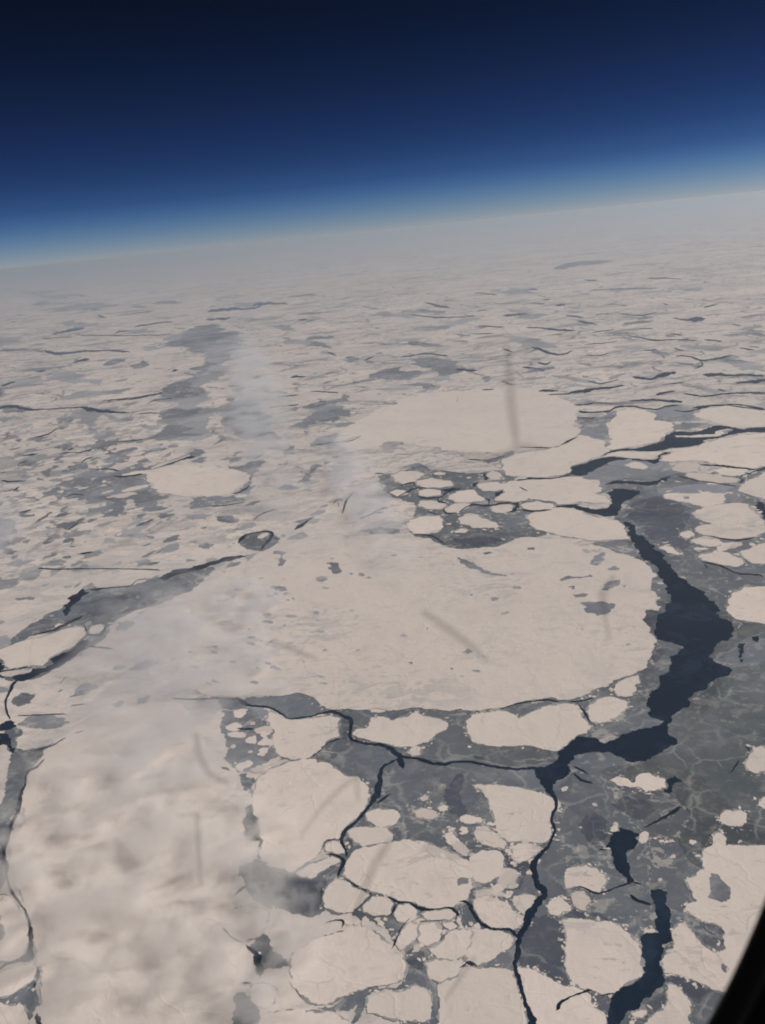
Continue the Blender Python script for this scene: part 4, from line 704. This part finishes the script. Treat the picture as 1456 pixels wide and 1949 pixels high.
small(F_((30,870),(110,820),(300,835),(330,880),(280,930),(320,985),(250,1020),(90,1010),(20,950)), 60, 6, 26, ice='the left field', el=1.6, powr=1.6)
small(F_((640,1735),(890,1745),(940,1800),(870,1840),(800,1810),(640,1800)), 18, 5, 13, ice='the ice around the oval floe')
small(F_((415,1360),(520,1345),(560,1470),(520,1500),(430,1490)), 18, 6, 22, ice='the winding crack')
small(F_((1250,905),(1456,850),(1456,1070),(1320,1045),(1290,960)), 26, 5, 20, ice='the right-edge ice', el=1.6)
small(F_((850,1560),(960,1570),(1040,1600),(1010,1690),(960,1720),(880,1640)), 20, 5, 15, ice='the narrow dark lead')
small(F_((720,880),(1000,890),(1020,960),(880,1000),(760,990)), 16, 3, 10, ice='the long grey pool', el=1.6)
small(F_((1060,1480),(1400,1560),(1330,1700),(1180,1760),(1060,1600)), 8, 2.5, 8, mats=('snowdull', 'snowpit'), ice='the dark split lead')
small(F_((1085,1330),(1230,1250),(1240,1290),(1120,1350)), 6, 3, 7, ice='the giant floe rim')
def brash():
    rd = random.Random(99); zones = [[(p[0], p[1]) for p in px(c, pts)] for c, pts in YOUNG] + [[(p[0], p[1]) for p in px(c, pts)] for c, pts in PATCH[:2]]
    edges = [(P[i], P[(i + 1) % len(P)]) for P in TAKEN[:len(FLOES)] for i in range(len(P))]
    vs, fs, mi = [], [], []; n = 0; tries = 0
    while n < 2600 and tries < 40000:
        tries += 1
        (x1, y1), (x2, y2) = rd.choice(edges); t = rd.random(); g = 3 + 16 * rd.random() ** 2.2; a = rd.uniform(0, 6.283)
        cx_, cy_ = x1 + (x2 - x1) * t, y1 + (y2 - y1) * t
        for q in range(rd.randint(1, 5)):
            x, y = cx_ + g * math.cos(a) + rd.gauss(0, 4), cy_ + g * math.sin(a) * 0.7 + rd.gauss(0, 3)
            if not any(inside(x, y, Z) for Z in zones) or any(inside(x, y, P) for P in TAKEN): continue
            c = ground(x, y); r = mpp(c) * (0.9 + 3.6 * rd.random() ** 3); e = rd.uniform(1, 1.6); a0 = rd.uniform(0, 3.14); N = rd.randint(4, 7); b = len(vs); z = SEA + 6.9 + rd.uniform(0, .5)
            for i in range(N):
                th = 2 * math.pi * (i + rd.uniform(-.3, .3)) / N; q_ = r * rd.uniform(.7, 1.2); u, v = q_ * math.cos(th) * e, q_ * math.sin(th) / e
                vs.append((c.x + u * math.cos(a0) - v * math.sin(a0), c.y + u * math.sin(a0) + v * math.cos(a0), z))
            fs.append(list(range(b, b + N))); mi.append(rd.choice((0, 0, 1, 2))); n += 1
    me = bpy.data.meshes.new('brash_ice'); me.from_pydata(vs, [], fs)
    for k in ('snow', 'snowdull', 'rim'): me.materials.append(M[k])
    me.polygons.foreach_set('material_index', mi); me.update()
    o = bpy.data.objects.new('brash_ice', me); C.objects.link(o); o['kind'] = 'stuff'
brash()
for lab, v in used.items():                        # look-alikes beside the same landmark: say which of them
    v.sort(key=lambda q: q[0]); n_ = len(v)
    if n_ > 1:
        for i, (x, o) in enumerate(v):
            o['label'] = lab + ', ' + ('leftmost' if i == 0 else 'rightmost' if i == n_ - 1 else ('second', 'third', 'fourth', 'fifth')[i - 1] + ' from left') + ' such'
sheet_mesh('slush_patches', outlines(ONFLOE, 0.17), SEA + 9.5, M['blue'], 'structure', dz=0.02)
sheet_mesh('water_cracks', [river(px(c, p)) for c, p in CRACK], SEA + 11, M['water'], 'structure', dz=0.01)
# ------------------------------------------------------------------ low cloud (real volumes a kilometre above the ice)
def cloud(p1, p2, half_w, h=900, thick=350, dens=0.004, thr=0.5, scale=0.9, soft=0.35, col=(0.97, 0.97, 0.97, 1)):
    a, b = ground(*p1, z=-ALT + h), ground(*p2, z=-ALT + h); c = (a + b) / 2; d = b - a
    m = NT('cloud_vapour'); m.t.nodes.remove(m.b)
    tc = m.n('ShaderNodeTexCoord'); ln = m.n('ShaderNodeVectorMath', operation='LENGTH'); m.put(ln.inputs[0], tc.outputs['Object'])
    fall = m.ss(ln.outputs['Value'], 0.35, 1.0, 1, 0)
    v = m.km()
    n = m.noise(m.warp(v, 0.5, 1.0), scale, 8, 0.60)
    x = m.math('ADD', m.math('MULTIPLY', fall, 0.12), n)
    dn = m.math('MULTIPLY', m.math('MULTIPLY', m.ss(x, thr + 0.1, thr + 0.1 + soft), fall), dens)
    pv = m.n('ShaderNodeVolumePrincipled'); m.put(pv.inputs['Density'], dn); pv.inputs['Color'].default_value = col
    pv.inputs['Anisotropy'].default_value = 0.2
    m.t.links.new(pv.outputs[0], m.out.inputs['Volume'])
    bm = bmesh.new(); bmesh.ops.create_icosphere(bm, subdivisions=3, radius=1.0)
    me = bpy.data.meshes.new('cloud'); bm.to_mesh(me); bm.free(); me.materials.append(m.m)
    o = bpy.data.objects.new('cloud', me); C.objects.link(o); o.location = (c.x, c.y, -ALT + h)
    o.scale = (d.length / 2, half_w, thick); o.rotation_euler = (0, 0, math.atan2(d.y, d.x)); o['kind'] = 'stuff'
    return o
GREYISH, CREAM = (0.88, 0.90, 0.94, 1), (0.99, 0.985, 0.98, 1)
cloud((455, 620), (620, 1340), 2900, h=260, thick=150, thr=0.33, dens=0.0022, scale=0.75, soft=0.28, col=GREYISH)
cloud((610, 780), (810, 1200), 1700, h=260, thick=150, thr=0.34, dens=0.0022, scale=0.75, soft=0.28, col=GREYISH)
cloud((290, 1030), (330, 1750), 3700, h=230, thick=160, thr=0.28, dens=0.0026, scale=0.8, soft=0.40, col=GREYISH)
cloud((150, 1330), (330, 2250), 4600, h=190, thick=140, thr=0.40, dens=0.0040, scale=1.15, soft=0.24, col=CREAM)
cloud((440, 1030), (560, 1400), 1900, h=200, thick=130, thr=0.42, dens=0.0030, scale=1.3, soft=0.22, col=GREYISH)
cloud((430, 1430), (520, 2250), 1900, h=200, thick=150, thr=0.40, dens=0.0040, scale=1.5, soft=0.22, col=CREAM)
cloud((-80, 850), (60, 1180), 2000, h=260, thick=170, thr=0.34, dens=0.0026, scale=0.9, col=GREYISH)

# ------------------------------------------------------------------ the aeroplane window the picture is taken through
def window():
    root = bpy.data.objects.new('aeroplane_window', None); C.objects.link(root); root.location = (-0.045, 0.17, -0.02)
    root['label'] = 'black rounded rim of the aeroplane window, filling the lower right corner'; root['category'] = 'porthole'
    def loop(a, b, y, n=2.2, N=160):
        out = []
        for i in range(N):
            t = 2 * math.pi * i / N; c_, s_ = math.cos(t), math.sin(t)
            out.append((a * math.copysign(abs(c_) ** (2 / n), c_), y, b * math.copysign(abs(s_) ** (2 / n), s_)))
        return out
    def ring(name, loops, mat):
        N = len(loops[0]); vs = [v for l in loops for v in l]; K = len(loops)
        fs = [(k * N + i, k * N + (i + 1) % N, ((k + 1) % K) * N + (i + 1) % N, ((k + 1) % K) * N + i) for k in range(K) for i in range(N)]
        me = bpy.data.meshes.new(name); me.from_pydata(vs, [], fs); me.materials.append(mat)
        for p in me.polygons: p.use_smooth = True
        o = bpy.data.objects.new(name, me); C.objects.link(o); o.parent = root; return o
    unlit = NT('unlit_black_rim'); unlit.b.inputs['Base Color'].default_value = (0.003, 0.003, 0.0035, 1); unlit.b.inputs['Roughness'].default_value = 0.8  # near-black colour stands in for the rim's unlit cabin side
    unlit.b.inputs['Specular IOR Level'].default_value = 0.1
    ring('surround', [loop(.20, .32, -.004), loop(.21, .33, 0), loop(.21, .33, .03), loop(.185, .315, .03), loop(.152, .272, .004), loop(.154, .274, -.002)], unlit.m)
    ring('seal', [loop(.143, .263, .000), loop(.146, .266, -.003), loop(.151, .271, .000), loop(.150, .272, .004), loop(.144, .264, .003)], unlit.m)
    gl = NT('acrylic'); gl.t.nodes.remove(gl.b)
    tr = gl.n('ShaderNodeBsdfTransparent'); tr.inputs[0].default_value = (0.985, 0.99, 0.985, 1)
    gl.t.links.new(tr.outputs[0], gl.out.inputs[0])
    if PANE: 
        l0, l1 = loop(.168, .295, .018), loop(.168, .295, .020); N = len(l0)
        me = bpy.data.meshes.new('pane'); me.from_pydata(l0 + l1, [], [tuple(range(N)), tuple(range(2 * N - 1, N - 1, -1))] + [(i, N + i, N + (i + 1) % N, (i + 1) % N) for i in range(N)])
        me.materials.append(gl.m); o = bpy.data.objects.new('pane', me); C.objects.link(o); o.parent = root
    gr = NT('dried_smear'); t2 = gr.n('ShaderNodeBsdfTransparent'); mx = gr.n('ShaderNodeMixShader')
    gr.b.inputs['Base Color'].default_value = (0.30, 0.24, 0.21, 1); gr.b.inputs['Roughness'].default_value = 0.9
    mx.inputs[0].default_value = 0.26; gr.t.links.new(t2.outputs[0], mx.inputs[1]); gr.t.links.new(gr.b.outputs[0], mx.inputs[2]); gr.t.links.new(mx.outputs[0], gr.out.inputs[0])
    Y = 0.17 + 0.0165
    marks = [[(962,650,6),(968,700,16),(972,760,20),(978,810,18),(984,852,12)], [(876,862,6),(925,872,12),(965,862,12),(1000,848,12),(1040,856,5)],
        [(803,1163,12),(850,1195,18),(900,1232,14),(932,1262,6)], [(1170,1096,10),(1146,1130,18),(1150,1165,10),(1160,1222,6)],
        [(338,1552,5),(375,1550,14),(377,1600,9),(382,1685,6)], [(515,1222,9),(562,1238,12),(606,1256,6)], [(372,1395,10),(379,1440,16),(400,1475,14),(436,1492,6)],
        [(572,1590,4),(618,1530,9),(660,1490,10),(700,1468,4)], [(672,1748,8),(694,1690,18),(716,1640,18),(745,1596,8)], [(679,1478,8),(681,1525,6)], [(845,1905,4),(880,1855,10),(905,1820,6)]]
    for pts in marks:
        P = [(Vector(p[:2]), p[2]) for p in pts]; L = []; R = []
        for i, (p, w) in enumerate(P):
            t = (P[min(i + 1, len(P) - 1)][0] - P[max(i - 1, 0)][0]).normalized(); n = Vector((-t.y, t.x)) * w / 2
            L.append(p + n); R.append(p - n)
        vs = []
        for yy in (Y, Y + 0.0004):
            for q in L + R[::-1]:
                d = ray(q.x, q.y); k = yy / d.y; vs.append((d.x * k + 0.045, yy - 0.17, d.z * k + 0.02))
        N = len(L) * 2
        me = bpy.data.meshes.new('smear'); me.from_pydata(vs, [], [tuple(range(N))] + [(i, N + i, N + (i + 1) % N, (i + 1) % N) for i in range(N)])
        me.materials.append(gr.m); o = bpy.data.objects.new('smear', me); C.objects.link(o); o.parent = root
PANE = False
window()
# ------------------------------------------------------------------ haze
def haze():
    m = NT('haze'); m.t.nodes.remove(m.b)
    v = m.n('ShaderNodeVolumePrincipled'); v.inputs['Color'].default_value = (0.64, 0.74, 0.85, 1)
    v.inputs['Density'].default_value = 0.34e-5; v.inputs['Anisotropy'].default_value = 0.38
    m.t.links.new(v.outputs[0], m.out.inputs['Volume'])
    x0, x1, y0, y1, z0, z1 = -701e3, 701e3, -61e3, 901e3, SEA - 2, 40
    vs = [(x, y, z) for z in (z0, z1) for y in (y0, y1) for x in (x0, x1)]
    me = bpy.data.meshes.new('haze')
    me.from_pydata(vs, [], [(0, 2, 3, 1), (4, 5, 7, 6), (0, 1, 5, 4), (2, 6, 7, 3), (0, 4, 6, 2), (1, 3, 7, 5)])
    me.materials.append(m.m); o = bpy.data.objects.new('haze', me); C.objects.link(o); o['kind'] = 'stuff'
haze()
